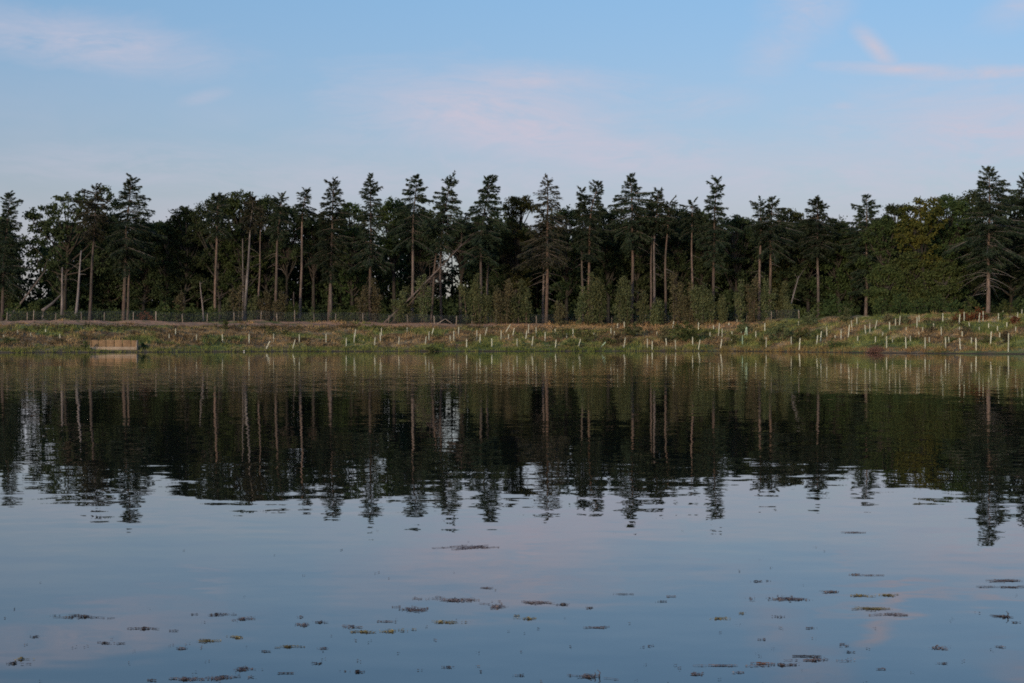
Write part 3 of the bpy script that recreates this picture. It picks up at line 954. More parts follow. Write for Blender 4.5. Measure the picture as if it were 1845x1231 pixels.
for (Y, step, h0) in ((213.5, 13, 1.5), (218, 12, 2.2), (246, 11, 3.4)):
    px = -170.0
    while px < 2020:
        px += step * random.uniform(.7, 1.3)
        if (788 < px < 842 and Y != 218) or (34 < px < 95 and Y > 240):
            continue
        bx = wx(px, Y)
        bz = tz(bx, Y)
        n = 16
        hgt = h0 * random.uniform(.75, 1.3)
        leaf_cloud(mb, np.stack([bx + rng.normal(size=n) * .5, Y + rng.normal(size=n) * .5, bz + hgt * rng.random(n) ** .8], 1), 14, .28, .42)
o = mb.build('background_woods', M['oak'], kind='stuff')
tag(o, 'dark mass of trees deeper in the wood', 'woods', kind='stuff')
t = tk.build('trunks', M['bark_dark'], o, kind='stuff')

# ------------------------------------------------------------------ saplings and shrubs behind the fence
LAND = [(3, 'the ragged edge fir'), (112, 'the grey snag at left'), (161, 'the round-topped pine'), (222, 'the tall left fir'), (281, 'the thick fence post'),
        (337, 'the small rounded oak'), (387, 'the slim grey-stemmed fir'), (441, 'the pale leaning fir'), (495, 'the narrow blunt fir'), (540, 'the tufted fir'),
        (596, 'the twin-stemmed fir'), (667, 'the slim spire fir'), (743, 'the tiered fir'), (795, 'the bent-topped fir'), (868, 'the cone-shaped fir'),
        (935, 'the olive tree top'), (984, 'the see-through fir'), (1062, 'the crooked-tipped fir'), (1138, 'the wide spreading fir'), (1179, 'the two close trunks'),
        (1247, 'the small blunt fir'), (1286, 'the feathery fir'), (1385, 'the dome-topped fir'), (1473, 'the pointed fir'), (1560, 'the reddish-footed fir'),
        (1655, 'the yellowing tree'), (1712, 'the oak beside it'), (1780, 'the biggest fir')]
LAND = [l for l in LAND if l[1] != 'the oak beside it']
ORD = ['first', 'second', 'third', 'fourth', 'fifth', 'sixth', 'seventh', 'eighth', 'ninth', 'tenth', 'eleventh', 'twelfth', 'thirteenth', 'fourteenth']


def nearest(px):
    return min(LAND, key=lambda l: abs(l[0] - px))


def relation(px):
    l = nearest(px)
    d = px - l[0]
    if abs(d) < 9:
        return 'in front of ' + l[1]
    return ('just right of ' if d > 0 else 'just left of ') + l[1]


SAP = [  # x, top y, half width, material, label head
    (318, 518, 13, 'birch_brown'), (362, 512, 5, 'dead'), (405, 532, 15, 'birch'), (425, 518, 15, 'birch_brown'), (452, 520, 16, 'birch'), (480, 528, 15, 'birch_brown'),
    (505, 512, 14, 'birch_brown'), (522, 540, 14, 'shrub'), (652, 512, 14, 'birch_brown'), (674, 503, 16, 'birch_brown'), (692, 542, 14, 'shrub'),
    (722, 522, 17, 'birch'), (745, 503, 18, 'birch'), (764, 498, 17, 'birch'), (850, 497, 18, 'birch'),
    (868, 503, 17, 'birch'), (893, 515, 15, 'birch_brown'), (908, 505, 13, 'birch_brown'), (930, 496, 15, 'birch'), (950, 516, 15, 'birch'),
    (1012, 532, 16, 'birch_brown'), (1036, 515, 16, 'birch'), (1064, 478, 15, 'birch'), (1088, 504, 18, 'birch'), (1112, 488, 18, 'birch'), (1132, 486, 18, 'birch'),
    (1155, 510, 17, 'birch'), (1176, 530, 16, 'birch'), (1198, 528, 15, 'birch'), (1217, 486, 15, 'birch_brown'), (1240, 498, 16, 'birch_brown'), (1264, 494, 16, 'birch'),
    (1287, 508, 16, 'birch'), (1306, 522, 14, 'birch'), (1333, 488, 18, 'birch'), (1356, 498, 18, 'birch_brown'), (1380, 505, 17, 'birch'), (1404, 498, 15, 'birch'),
    (1424, 530, 14, 'birch'), (1442, 545, 14, 'shrub')]
seen = {}
for i, (px, ty, hw, mt) in enumerate(SAP):
    if mt == 'dead':
        continue
    Y = 199.0 + random.uniform(-.3, 1.2)
    ty += random.uniform(-6, 16)
    hw *= random.uniform(.75, 1.2)
    s = Y / F
    bx = wx(px, Y)
    bz = tz(bx, Y) - .1
    adj = {'birch': 'olive', 'birch_brown': 'browning', 'shrub': 'bushy green'}[mt]
    lab = f'{adj} young birch behind the fence, {relation(px)}'
    if lab in seen:
        lab = f'{"taller" if ty < seen[lab] else "lower"} {lab}'
    seen[lab] = ty
    root = empty('birch_sapling', (bx, Y, bz), lab, 'sapling', 'young birches behind the fence')
    H = wz(ty, Y) - bz
    wood, crown = MB(), MB()
    C = []
    for k in range(random.choice((2, 3, 4))):
        dx = random.uniform(-.85, .85) * hw * s
        pts = curve([(dx * .5, random.uniform(-.2, .2), 0), (dx * .8 + random.uniform(-.1, .1), 0, H * .5), (dx * 1.1, 0, H * (.98 if k == 0 else random.uniform(.5, .95)))], 6)
        wood.tube(pts, np.linspace(.055, .012, 6), 5)
        n = int(20 + H * 8)
        f = rng.uniform(.04, 1, n) ** .85
        q = np.stack([np.interp(f, np.linspace(0, 1, 6), pts[:, j]) for j in range(3)], 1)
        wdt = hw * s * random.uniform(.4, .75) * np.sqrt(np.clip(1.05 - f, .05, 1)) * np.clip(f * 3, .3, 1)
        a = rng.random(n) * 6.28
        rr = np.sqrt(rng.random(n)) * wdt
        C.append(q + np.stack([rr * np.cos(a), rr * np.sin(a), rng.normal(size=n) * .1], 1))
    wood.build('stem', M['bark_pale'] if i % 4 == 0 else M['bark'], root, smooth=True)
    leaf_cloud(crown, np.concatenate(C), 13, .17, .19)
    crown.build('crown', M[mt], root)


def shrub(px, ty, hw, by, mat, label, cat='shrub', name='shrub', group=None, Y=None, size=.2, dens=7.0, per=16):
    """rounded bush on the ground, from photo px of its base, top and half width"""
    if Y is None:
        x, Y, z = ground_at(px, by)
    else:
        x = wx(px, Y)
        z = tz(x, Y)
    s = Y / F
    H = max(.25, (by - ty) * s)
    W = hw * s
    root = empty(name, (x, Y, z - .05), label, cat, group)
    n = int(max(10, dens * W * H * 3))
    a = rng.random(n) * 6.28
    f = rng.random(n)
    rr = W * np.sqrt(rng.random(n)) * np.sqrt(np.clip(1.02 - f ** 1.8, .05, 1))
    hh = H * (1 + .25 * np.sin(a * 3 + px)) * f * .9 + .06
    c = np.stack([rr * np.cos(a), rr * np.sin(a) * .8, hh], 1)
    mb = MB()
    leaf_cloud(mb, c, per, .13, size)
    mb.build('crown', M[mat], root)
    wd = MB()
    for k in range(6):
        q = c[random.randrange(n)]
        wd.tube(np.stack([np.array([0, 0, 0]), q * .5 + np.array([0, 0, .05]), q]), np.array([.03, .02, .008]), 3, False)
    wd.build('stem', M['bark_dark'], root)
    return root


BACKSHRUB = [(28, 552, 24, 582, 'shrub'), (58, 548, 20, 580, 'shrub'), (95, 556, 22, 581, 'shrub'), (128, 558, 18, 581, 'shrub'), (205, 560, 16, 581, 'shrub'),
             (262, 566, 18, 582, 'bracken'), (295, 552, 22, 582, 'shrub'), (322, 556, 22, 582, 'shrub'), (345, 552, 20, 582, 'shrub'), (385, 556, 20, 582, 'shrub'),
             (560, 560, 18, 582, 'shrub'), (612, 553, 20, 583, 'shrub'), (636, 556, 18, 583, 'shrub'),
             (1478, 546, 20, 575, 'shrub'), (1502, 540, 22, 574, 'oak_green'), (1530, 545, 20, 573, 'oak_green'), (1590, 540, 22, 571, 'oak_green'), (1622, 535, 24, 570, 'oak_green'),
             (1655, 540, 22, 569, 'oak_green'), (1690, 536, 24, 569, 'oak_green'), (1722, 545, 20, 568, 'oak_green'), (1748, 540, 20, 568, 'shrub'), (1812, 545, 20, 567, 'shrub'), (1838, 540, 20, 567, 'oak_green')]
seen = {}
for (px, ty, hw, by, mt) in BACKSHRUB:
    lab = f'{"rusty" if mt == "bracken" else "bushy green" if mt == "shrub" else "dark green"} shrub under the trees, {relation(px)}'
    if lab in seen:
        lab = lab.replace('shrub', 'second shrub', 1)
    seen[lab] = 1
    ds = float(np.interp(px, PXK, _sd)) + SPAN
    shrub(px, ty, hw, by, mt, lab, group='shrubs under the edge of the wood', Y=ds + 1.6)

# ------------------------------------------------------------------ dead and leaning trunks
def dead_trunk(label, a, b, Y0, Y1, r_px, nb=10, name='leaning_trunk', mat='dead', group=None, blen=(0.6, 1.8)):
    """bare stem between two photo points, at two depths; foot on the ground"""
    ax, bx = wx(a[0], Y0), wx(b[0], Y1)
    az = max(tz(ax, Y0) - .1, -9) if a[2] else wz(a[1], Y0)
    org = np.array([ax, Y0, az])
    end = np.array([bx, Y1, wz(b[1], Y1)]) - org
    root = empty(name, tuple(org), label, 'dead tree', group)
    n = 10
    t = np.linspace(0, 1, n)
    path = end[None, :] * t[:, None]
    path[:, 2] += np.sin(t * math.pi) * -0.12
    path[:, 0] += np.sin(t * 5) * .05
    s = Y0 / F
    mb = MB()
    mb.tube(path, r_px * s * (1.1 - .65 * t), 7)
    mb.build('trunk', M[mat], root, smooth=True)
    wd = MB()
    for k in range(nb):
        f = random.uniform(.45, 1)
        p = end * f
        d = rng.normal(size=3)
        d[1] *= .5
        d = d / np.linalg.norm(d) + end / np.linalg.norm(end) * .6
        ln = random.uniform(*blen)
        tt = np.linspace(0, 1, 4)[:, None]
        wd.tube(p + d * ln * tt + np.array([0, 0, -.3]) * ln * tt * tt, .03 * (1 - tt[:, 0]) + .008, 3, False)
    if nb:
        wd.build('branches', M[mat], root, kind='stuff')
    return root


G_DEAD = 'dead stems at the edge of the wood'
dead_trunk('long bare trunk leaning to the right at the left edge', (6, 578, 1), (83, 487), 196.5, 198, 2.2, 3, group=G_DEAD)
dead_trunk('short fallen trunk propped behind the broken stump', (76, 560, 0), (114, 528), 199, 201, 3.0, 0, name='fallen_trunk', group=G_DEAD)
dead_trunk('broken pale stump by the fence at left', (78, 582, 1), (78, 563), 195.5, 195.5, 4.2, 0, name='tree_stump', mat='bark_pale', group=G_DEAD)
dead_trunk('upright grey snag between the stump and the slanting birch', (110, 580, 1), (113, 482), 199, 199, 2.6, 6, name='dead_snag', group=G_DEAD)
dead_trunk('pale birch trunk slanting up into the left oak', (135, 580, 1), (147, 452), 198, 201, 2.6, 5, name='slanting_birch_trunk', mat='bark_pale', group=G_DEAD)
dead_trunk('thin dead stem left of the slim grey-stemmed fir', (367, 575, 1), (361, 508), 199, 199, 1.6, 4, name='dead_snag', group=G_DEAD)
dead_trunk('thin bare stem left of the pale leaning fir', (437, 575, 1), (438, 430), 204, 204, 1.6, 6, name='dead_snag', group=G_DEAD)
dead_trunk('long dead trunk leaning across the wood below the tiered fir', (690, 580, 1), (834, 440), 199.3, 198.3, 1.7, 44, mat='bark', group=G_DEAD, blen=(.8, 2.2))
dead_trunk('steeper dead trunk leaning against the bent-topped fir', (703, 580, 1), (795, 482), 199.6, 198.8, 1.5, 36, mat='bark', group=G_DEAD, blen=(.8, 2.4))
dead_trunk('slender pale birch leaning right of the domed fir', (1415, 570, 1), (1440, 498), 199, 200, 1.6, 5, name='slanting_birch_trunk', mat='bark_pale', group=G_DEAD)
dead_trunk('small pale snag with broken top left of the tufted fir', (528, 575, 1), (530, 526), 200, 200, 1.6, 1, name='dead_snag', group=G_DEAD)

# ------------------------------------------------------------------ fence
POSTS = [(12, 574, 582), (49, 571, 583), (60, 564, 584), (100, 569, 583), (147, 568, 582), (188, 569, 583), (240, 570, 582), (281, 565, 583), (329, 571, 584), (373, 571, 584),
         (422, 570, 584), (470, 570, 583), (499, 571, 584), (531, 562, 583), (566, 571, 584), (605, 570, 584), (654, 569, 584), (700, 571, 585), (734, 570, 585), (783, 573, 588),
         (822, 573, 588), (850, 570, 586), (885, 572, 586), (925, 572, 586), (967, 573, 586), (1004, 572, 586), (1043, 571, 586), (1066, 571, 586), (1102, 572, 586), (1163, 569, 587),
         (1205, 570, 585), (1250, 568, 584), (1300, 567, 582), (1345, 566, 580), (1390, 565, 578), (1440, 562, 574)]
root = None
ps = []
for (px, ty, by) in POSTS:
    ds = float(np.interp(px, PXK, _sd)) + SPAN
    Y = ds + (0.2 if px not in (783, 822) else -1.2)
    x = wx(px, Y)
    ps.append((x, Y, tz(x, Y), max(1.0, (by - ty) * Y / F)))
ox, oy, oz, _ = ps[0]
root = empty('wire_fence', (ox, oy, oz), 'wire netting fence on pale leaning posts along the foot of the wood', 'fence')
for (x, Y, z, h), (px, _, _) in zip(ps, POSTS):
    mb = MB()
    r = .075 if px in (281, 783, 822) else .055
    lean = random.uniform(-.08, .08)
    mb.tube(np.array([[x - ox, Y - oy, z - oz - .3], [x - ox + lean * .5, Y - oy, z - oz + h * .5], [x - ox + lean, Y - oy, z - oz + h]]), [r, r * .97, r * .9], 7)
    mb.build('post', M['post'], root)
mb = MB()
P = np.array(ps)
for k in range(8):
    pts = np.stack([P[:, 0] - ox, P[:, 1] - oy - .06, P[:, 2] - oz + .08 + k * 0.145], 1)
    mb.tube(pts, .008, 3, False)
for i in range(len(ps) - 1):
    L = np.linalg.norm(P[i + 1, :2] - P[i, :2])
    for f in np.arange(.1, L, .22) / L:
        a = P[i] * (1 - f) + P[i + 1] * f
        p = np.array([a[0] - ox, a[1] - oy - .06, a[2] - oz])
        mb.tube(np.array([p + (0, 0, .06), p + (0, 0, 1.1)]), .005, 3, False)
mb.build('wire_netting', M['wire'], root, kind='stuff')

# brace of two struts between two posts
Y = float(np.interp(802, PXK, _sd)) + SPAN - 1.4
bx = wx(802, Y)
bz = tz(bx, Y)
root = empty('fence_brace', (bx, Y, bz), 'pale inverted-V brace of two struts in front of the fence', 'brace')
for sx in (-1, 1):
    mb = MB()
    mb.tube(np.array([[sx * 1.02, 0, tz(bx + sx * 1.02, Y) - bz - .03], [sx * .04, .0, .66]]), .045, 6)
    mb.build('strut', M['post'], root)

# ------------------------------------------------------------------ timber wall at the water
x0, Yw, _ = ground_at(163, 628.8)
x1 = wx(248, Yw)
root = empty('retaining_wall', ((x0 + x1) / 2, Yw, 0.0), 'low tan wall of upright boards at the water below the tall left fir', 'retaining wall')
cx = (x0 + x1) / 2
zt = wz(613.0, Yw + .3)
zb = wz(625.4, Yw)
zf = wz(628.8, Yw)
edges = [163.5, 177.0, 190.8, 205.5, 220.0, 235.6, 245.4]
for i in range(6):
    a, b = wx(edges[i], Yw) - cx + .03, wx(edges[i + 1], Yw) - cx - .03
    mb = MB()
    mb.box((a, .12 + random.uniform(-.015, .015), zb - .25), (b, .24, zt + random.uniform(-.03, .03)), .015)
    mb.build('panel', M['panel'], root)
mb = MB()
mb.box((x0 - cx - .05, -.16, zf - .12), (x1 - cx + .02, .12 - .004, zb + .02), .02)
mb.build('footing_beam', M['beam'], root)
mb = MB()   # curved end cheek on the right
pts = [(wx(246.0, Yw) - cx, .10, zb - .2), (wx(248.0, Yw) - cx, .10, zb - .2)]
prof = [(0, 1.0), (.25, .985), (.5, .9), (.75, .66), (.95, .3), (1.1, 0)]
xa, xb = wx(245.6, Yw) - cx, wx(247.9, Yw) - cx
V, Qd = [], []
for k, (yy, hh) in enumerate(prof[::-1]):
    zz = zb + (zt - zb) * hh
    y_ = .26 - yy * .55
    V += [(xa, y_, zb - .3), (xb, y_, zb - .3), (xb, y_, zz), (xa, y_, zz)]
for k in range(len(prof) - 1):
    o_ = k * 4
    Qd += [(o_ + 1, o_ + 5, o_ + 6, o_ + 2), (o_ + 4, o_, o_ + 3, o_ + 7), (o_ + 3, o_ + 2, o_ + 6, o_ + 7)]
Qd += [(0, 1, 2, 3), (len(V) - 1, len(V) - 2, len(V) - 3, len(V) - 4)]
mb.add(V, None, Qd)
mb.build('end_cheek', M['beam'], root)
mb = MB()
mb.box((wx(162.6, Yw) - cx, .02, zf - .3), (wx(164.0, Yw) - cx, .14, zt - .05), .012)
mb.build('corner_post', M['panel'], root)

# ------------------------------------------------------------------ tree guards: (top x, top y, foot x, foot y) read from the photograph
T = []
def tg(x0, f, rows):
    for (a, b, c, d) in rows:
        T.append((x0 + a / f, 540 + b / f, x0 + c / f, 540 + d / f))
tg(0, 4.01, [(27, 255, 27, 285), (128, 220, 128, 248), (222, 240, 222, 265), (330, 212, 330, 238), (433, 248, 433, 282), (1222, 248, 1222, 278), (1269, 210, 1269, 252),
             (1422, 252, 1418, 300), (1448, 283, 1436, 300), (1607, 250, 1607, 312), (1800, 248, 1799, 315)])
tg(460, 4.01, [(133, 248, 133, 305), (105, 300, 78, 355), (287, 290, 270, 355), (318, 250, 318, 312), (511, 247, 511, 312), (658, 278, 657, 338), (725, 213, 720, 275), (717, 240, 713, 315),
               (866, 272, 861, 335), (902, 238, 905, 305), (912, 205, 912, 268), (1040, 268, 1036, 325), (1097, 200, 1097, 245), (1235, 265, 1228, 325), (1255, 232, 1255, 298), (1288, 205, 1272, 265),
               (1408, 260, 1408, 303), (1434, 225, 1434, 295), (1470, 198, 1468, 265), (1527, 285, 1527, 345), (1601, 222, 1601, 290), (1625, 250, 1623, 318), (1675, 200, 1658, 265), (1709, 282, 1709, 340),
               (1776, 222, 1776, 287), (1830, 250, 1830, 285), (1842, 180, 1805, 240)])
tg(920, 4.01, [(27, 205, 15, 260), (131, 180, 129, 245), (118, 222, 109, 285), (47, 283, 46, 348), (184, 197, 184, 265), (163, 265, 153, 335), (250, 235, 248, 303), (322, 210, 322, 250), (329, 290, 323, 348),
               (405, 245, 405, 280), (451, 212, 451, 270), (506, 285, 487, 347), (602, 240, 602, 265), (685, 305, 652, 342), (725, 205, 725, 245), (750, 228, 748, 290), (773, 172, 773, 210), (821, 160, 821, 205),
               (829, 275, 818, 345), (988, 280, 988, 350), (1023, 300, 1023, 365), (1057, 230, 1057, 260), (1122, 280, 1127, 335), (1189, 290, 1194, 362), (1178, 155, 1171, 210), (1315, 270, 1315, 330),
               (1358, 165, 1358, 215), (1368, 290, 1357, 360), (1441, 235, 1441, 265), (1466, 185, 1466, 220), (1509, 170, 1502, 262), (1528, 208, 1528, 270), (1526, 287, 1516, 358), (1577, 165, 1577, 185),
               (1599, 232, 1599, 300), (1669, 185, 1667, 245), (1675, 260, 1675, 330), (1702, 198, 1692, 260), (1706, 198, 1708, 260), (1772, 230, 1772, 272), (1837, 170, 1837, 240), (1636, 125, 1636, 150)])
tg(1380, 3.968, [(2, 270, 2, 345), (181, 265, 182, 332), (244, 275, 238, 365), (233, 155, 233, 190), (311, 130, 317, 165), (371, 255, 361, 328), (397, 228, 389, 302), (435, 200, 435, 272), (495, 255, 495, 285),
                 (537, 217, 537, 293), (597, 180, 588, 270), (610, 150, 615, 215), (650, 128, 650, 175), (656, 260, 656, 302), (708, 182, 714, 255), (743, 165, 743, 240), (794, 148, 779, 213), (837, 232, 831, 270),
                 (783, 265, 783, 305), (863, 262, 863, 348), (884, 160, 884, 220), (905, 268, 905, 308), (927, 135, 927, 185), (960, 118, 954, 185), (1002, 198, 1002, 218), (998, 268, 1002, 348), (1033, 260, 1033, 300),
                 (1080, 125, 1080, 200), (1095, 112, 1095, 160), (1121, 198, 1121, 236), (1092, 230, 1100, 268), (1138, 270, 1138, 352), (1168, 268, 1168, 308), (1199, 170, 1199, 212), (1252, 195, 1254, 262),
                 (1265, 97, 1265, 158), (1285, 270, 1284, 360), (1307, 268, 1310, 312), (1387, 105, 1381, 182), (1385, 195, 1385, 228), (1385, 275, 1391, 362), (1403, 228, 1403, 272), (1417, 88, 1417, 160),
                 (1451, 162, 1455, 190), (1469, 272, 1469, 315), (1501, 275, 1503, 365), (1529, 95, 1521, 165), (1525, 195, 1525, 235), (1552, 85, 1552, 150), (1592, 168, 1592, 208), (1612, 230, 1605, 325),
                 (1656, 188, 1656, 235), (1664, 97, 1662, 155), (1671, 235, 1671, 268), (1695, 80, 1695, 110), (1723, 162, 1723, 205), (1733, 240, 1733, 375), (1786, 193, 1786, 242), (1800, 92, 1792, 172), (1831, 70, 1829, 110)])


def tube_meshes():
    mb = MB()
    n, r = 9, .055
    ang = np.arange(n) * 2 * math.pi / n
    V, Qd = [], []
    for (rr, zz) in ((r, 0), (r, .5), (r, .985), (r * 1.12, 1.0), (r * .86, 1.0), (r * .84, .6)):
        V += [(rr * math.cos(a), rr * math.sin(a), zz) for a in ang]
    for l in range(5):
        for q in range(n):
            Qd.append((l * n + q, l * n + (q + 1) % n, l * n + n + (q + 1) % n, l * n + n + q))
    mb.add(V, None, Qd)
    tube = mb.mesh('tube', True)
    tube.materials.append(M['tube'])
    tg_ = tube.copy()
    tg_.materials.clear()
    tg_.materials.append(M['tube_green'])
    mb = MB()
    mb.box((-.018, .078, -.25), (.018, .112, .86), .004)
    st = mb.mesh('stake')
    st.materials.append(M['stake'])
    return tube, tg_, st


TUBE, TUBEG, STAKE = tube_meshes()
items = []
for (ax, ay, bx_, by_) in T:
    x, Y, z = ground_at(bx_, by_)
    s = Y / F
    h = max(.3, (by_ - ay) * s)
    dx = (ax - bx_) * s
    ds = float(np.interp(bx_, PXK, _sd))
    t = (Y - ds) / SPAN
    rowi = 0 if t < .22 else 1 if t < .5 else 2 if t < .8 else 3
    strip = min([l for l in LAND if l[0] in (3, 222, 387, 540, 667, 795, 868, 984, 1062, 1138, 1247, 1385, 1473, 1560, 1655, 1780)], key=lambda l: abs(l[0] - bx_))
    items.append([x, Y, z, h, dx, rowi, strip, bx_])
ROWS = ["at the water's edge", 'low on the bank', 'midway up the bank', 'high on the bank']
for it in items:
    x, Y, z, h, dx, rowi, strip, bpx = it
    mates = sorted(q[7] for q in items if q[5] == rowi and q[6] is strip)
    k = mates.index(bpx)
    lean = dx / h
    adj = 'strongly leaning' if abs(lean) > .4 else 'tilted' if abs(lean) > .12 else 'stubby' if h < .72 else 'upright'
    pos_w = f'{ORD[k]} from left ' if len(mates) > 1 else ''
    lab = f'{adj} pale tree guard {ROWS[rowi]}, {pos_w}below {strip[1]}'.replace('strongly leaning', 'slanting')
    green = abs(bpx - 1343) < 4 or abs(bpx - 1082.5) < 3 or abs(bpx - 1336) < 2
    if green:
        lab = lab.replace('pale', 'greenish')
    root = empty('tree_guard', (x, Y, z - .04), lab, 'tree guard', 'plastic tree guards dotted over the bank')
    root.rotation_euler = (random.uniform(-.05, .05), math.atan2(dx, h), random.uniform(-.5, .5) * 0)
    hh = math.hypot(h, dx) + .04
    root.scale = (1, 1, hh)
    for (nm, me) in (('tube', TUBEG if green else TUBE), ('stake', STAKE)):
        c = bpy.data.objects.new(nm, me)
        COL.objects.link(c)
        c.parent = root

# ------------------------------------------------------------------ growth on the bank
def on_bank(n, x0=-75, x1=75):
    x = rng.uniform(x0, x1, n)
    px = CX + F * x / 170.0
    ds = np.interp(px, PXK, _sd)
    y = ds + rng.uniform(-.1, 1.12, n) * SPAN
    z = terrain(x, y)
    keep = z > 0.03
    return x[keep], y[keep], z[keep]


def tufts(n, hmin, hmax, blades, spread, thresh=None, width=.05, zmax=None, zmin=None):
    x, y, z = on_bank(n)
    m_ = np.ones(len(x), bool)
    if thresh is not None:
        m_ &= (vnoise(x * .3, y * .3, 11) + .5 * vnoise(x * .9, y * .9, 12)) > thresh
    if zmax is not None:
        m_ &= z < zmax
    if zmin is not None:
        m_ &= z > zmin
    # keep the timber wall and the sandy track clear
    m_ &= ~((np.abs(x - cx) < 2.6) & (y > Yw - 1.6) & (y < Yw + .3))
    pxx = CX + F * x / y
    trk = (z > 2.85) & (pxx < 1020) & (vnoise(x * .25, y * .4, 15) > -.28)
    m_ &= ~trk
    x, y, z = x[m_], y[m_], z[m_]
    k = len(x)
    p = np.repeat(np.stack([x, y, z], 1), blades, 0)
    N = len(p)
    p[:, :2] += rng.normal(size=(N, 2)) * spread
    a = rng.random(N) * 6.28
    w = width * rng.uniform(.6, 1.4, N)
    h = np.repeat(rng.uniform(hmin, hmax, k), blades) * rng.uniform(.6, 1.1, N)
    side = np.stack([np.cos(a), np.sin(a), a * 0], 1) * w[:, None]
    tip = p + np.stack([rng.normal(size=N) * h * .35, rng.normal(size=N) * h * .35, h], 1)
    base = p - np.array([0, 0, .05])
    V = np.stack([base - side, base + side, tip], 1).reshape(-1, 3)
    mb = MB()
    mb.add(V, np.arange(N * 3).reshape(N, 3))
    return mb


o = tufts(26000, .12, .3, 6, .14, None).build('grass', M['growth'])
tag(o, 'short rough grass covering the bank', 'grass', kind='stuff')
o = tufts(9000, .3, .62, 8, .16, .06).build('tall_grass', M['growth'])
tag(o, 'taller dry grass and rushes in patches on the bank', 'grass', kind='stuff')
# heather and bramble: leafy scrub in patches
x, y, z = on_bank(15000)
pxx = CX + F * x / y
dn = vnoise(x * .22, y * .35, 21) + .5 * vnoise(x * .7, y * .7, 22)
keep = (dn > np.where(pxx < 640, -.12, .16)) & (z > .55) & ~((z > 2.8) & (pxx < 1020)) & ~((np.abs(x - cx) < 2.8) & (y < Yw + .5))
keep &= rng.random(len(x)) < np.where(pxx < 640, .6, .5)
mb = MB()
c = np.stack([x, y, z + .16], 1)[keep]
leaf_cloud(mb, c, 12, .19, .17, .9)
o = mb.build('low_scrub', M['heath'])
tag(o, 'low heather and bramble scrub on the bank', 'scrub', kind='stuff')

# bushes on the bank, each a thing
BUSH = [
    (1236, 583, 32, 616, 'shrub', 'largest rounded green willow bush on the bank below the small blunt fir'),
    (1200, 592, 22, 618, 'birch_brown', 'brownish bush against the left of the largest willow bush'),
    (1142, 584, 24, 608, 'birch', 'loose twiggy bush high on the bank below the spreading fir'),
    (1118, 596, 16, 618, 'birch_brown', 'browning bush below the loose twiggy bush'),
    (1095, 606, 16, 622, 'rush', 'clump of rushes low on the bank left of the browning bush'),
    (1030, 612, 14, 626, 'rush', 'rush clump near the water below the see-through fir'),
    (1000, 597, 12, 612, 'birch', 'small grey-green bush midway up the bank below the see-through fir'),
    (1060, 600, 16, 616, 'rush', 'rush clump midway up the bank below the crooked-tipped fir'),
    (1408, 584, 34, 614, 'birch', 'wide reedy bush on the bank below the domed fir'),
    (1445, 588, 22, 616, 'rush', 'reedy clump against the right of the wide reedy bush'),
    (1340, 580, 16, 602, 'birch', 'thin bush around the paired greenish tree guards'),
    (1320, 604, 14, 620, 'rush', 'low dark clump under the thin bush'),
    (1372, 612, 12, 624, 'rush', 'low clump near the water left of the wide reedy bush'),
    (1505, 612, 13, 626, 'shrub', 'small dark mound of a bush near the water below the pointed fir'),
    (1475, 596, 16, 612, 'rush', 'rushes right of the reedy clump'),
    (1460, 560, 18, 586, 'birch', 'loose bush at the crest below the pointed fir'),
    (1525, 556, 14, 580, 'birch', 'loose spindly bush at the crest left of the reddish-footed fir'),
    (1600, 566, 16, 584, 'birch_brown', 'brown grassy bush at the crest below the yellowing tree'),
    (1630, 568, 14, 584, 'birch', 'grey-green bush at the crest right of the brown grassy bush'),
    (1735, 562, 22, 579, 'bracken', 'rust-red bracken at the foot of the biggest fir, left part'),
    (1765, 560, 22, 578, 'bracken', 'rust-red bracken at the foot of the biggest fir, right part'),
    (1804, 566, 8, 578, 'shrub', 'small dark green bush right of the red bracken'),
    (1830, 568, 14, 584, 'bracken', 'reddish bracken clump high on the bank at the right edge'),
    (1738, 590, 12, 603, 'birch_brown', 'dull brown tussock midway up the bank below the biggest fir'),
    (1780, 606, 13, 618, 'rush', 'green tussock low on the bank below the biggest fir'),
    (1812, 600, 14, 618, 'birch_brown', 'brown tussock low on the bank at the right edge'),
    (1712, 606, 10, 617, 'rush', 'dark tussock among the tree guards below the biggest fir'),
    (1680, 590, 10, 600, 'birch_brown', 'brown tussock midway up the bank below the yellowing tree'),
    (406, 578, 8, 593, 'shrub', 'bright green weed clump on the sandy track'),
    (850, 604, 9, 616, 'birch_brown', 'dark brown tussock below the cone-shaped fir'),
    (778, 622, 14, 633, 'rush', 'green rushes standing at the water below the bent-topped fir'),
    (155, 618, 8, 631, 'shrub', 'green bramble against the left end of the board wall'),
    (258, 612, 10, 628, 'shrub', 'dark bush against the right end of the board wall'),
]
for (px, ty, hw, by, mt, lab) in BUSH:
    shrub(px, ty, hw, by, mt, lab, 'bush', 'bush', 'bushes and tussocks on the bank')

# brush pile
x, Y, z = ground_at(1579, 635)
root = empty('brush_pile', (x, Y, z), 'heap of cut brown twigs at the water below the reddish-footed fir', 'brush pile')
mb = MB()
for k in range(170):
    a = random.random() * 6.28
    r = math.sqrt(random.random()) * .85
    h = (1 - (r / .9) ** 2) * .62 * random.random()
    d = rng.normal(size=3) * np.array([1, .6, .3])
    d /= np.linalg.norm(d)
    p = np.array([r * math.cos(a), r * math.sin(a) * .7, h + .03])
    ln = random.uniform(.2, .55)
    mb.tube(np.array([p - d * ln, p + d * ln]), [.016, .008], 3, False)
mb.build('twigs', plain_mat('cut_twigs', (0.12, 0.06, 0.045), (0.24, 0.13, 0.095), 5.0), root, kind='stuff')

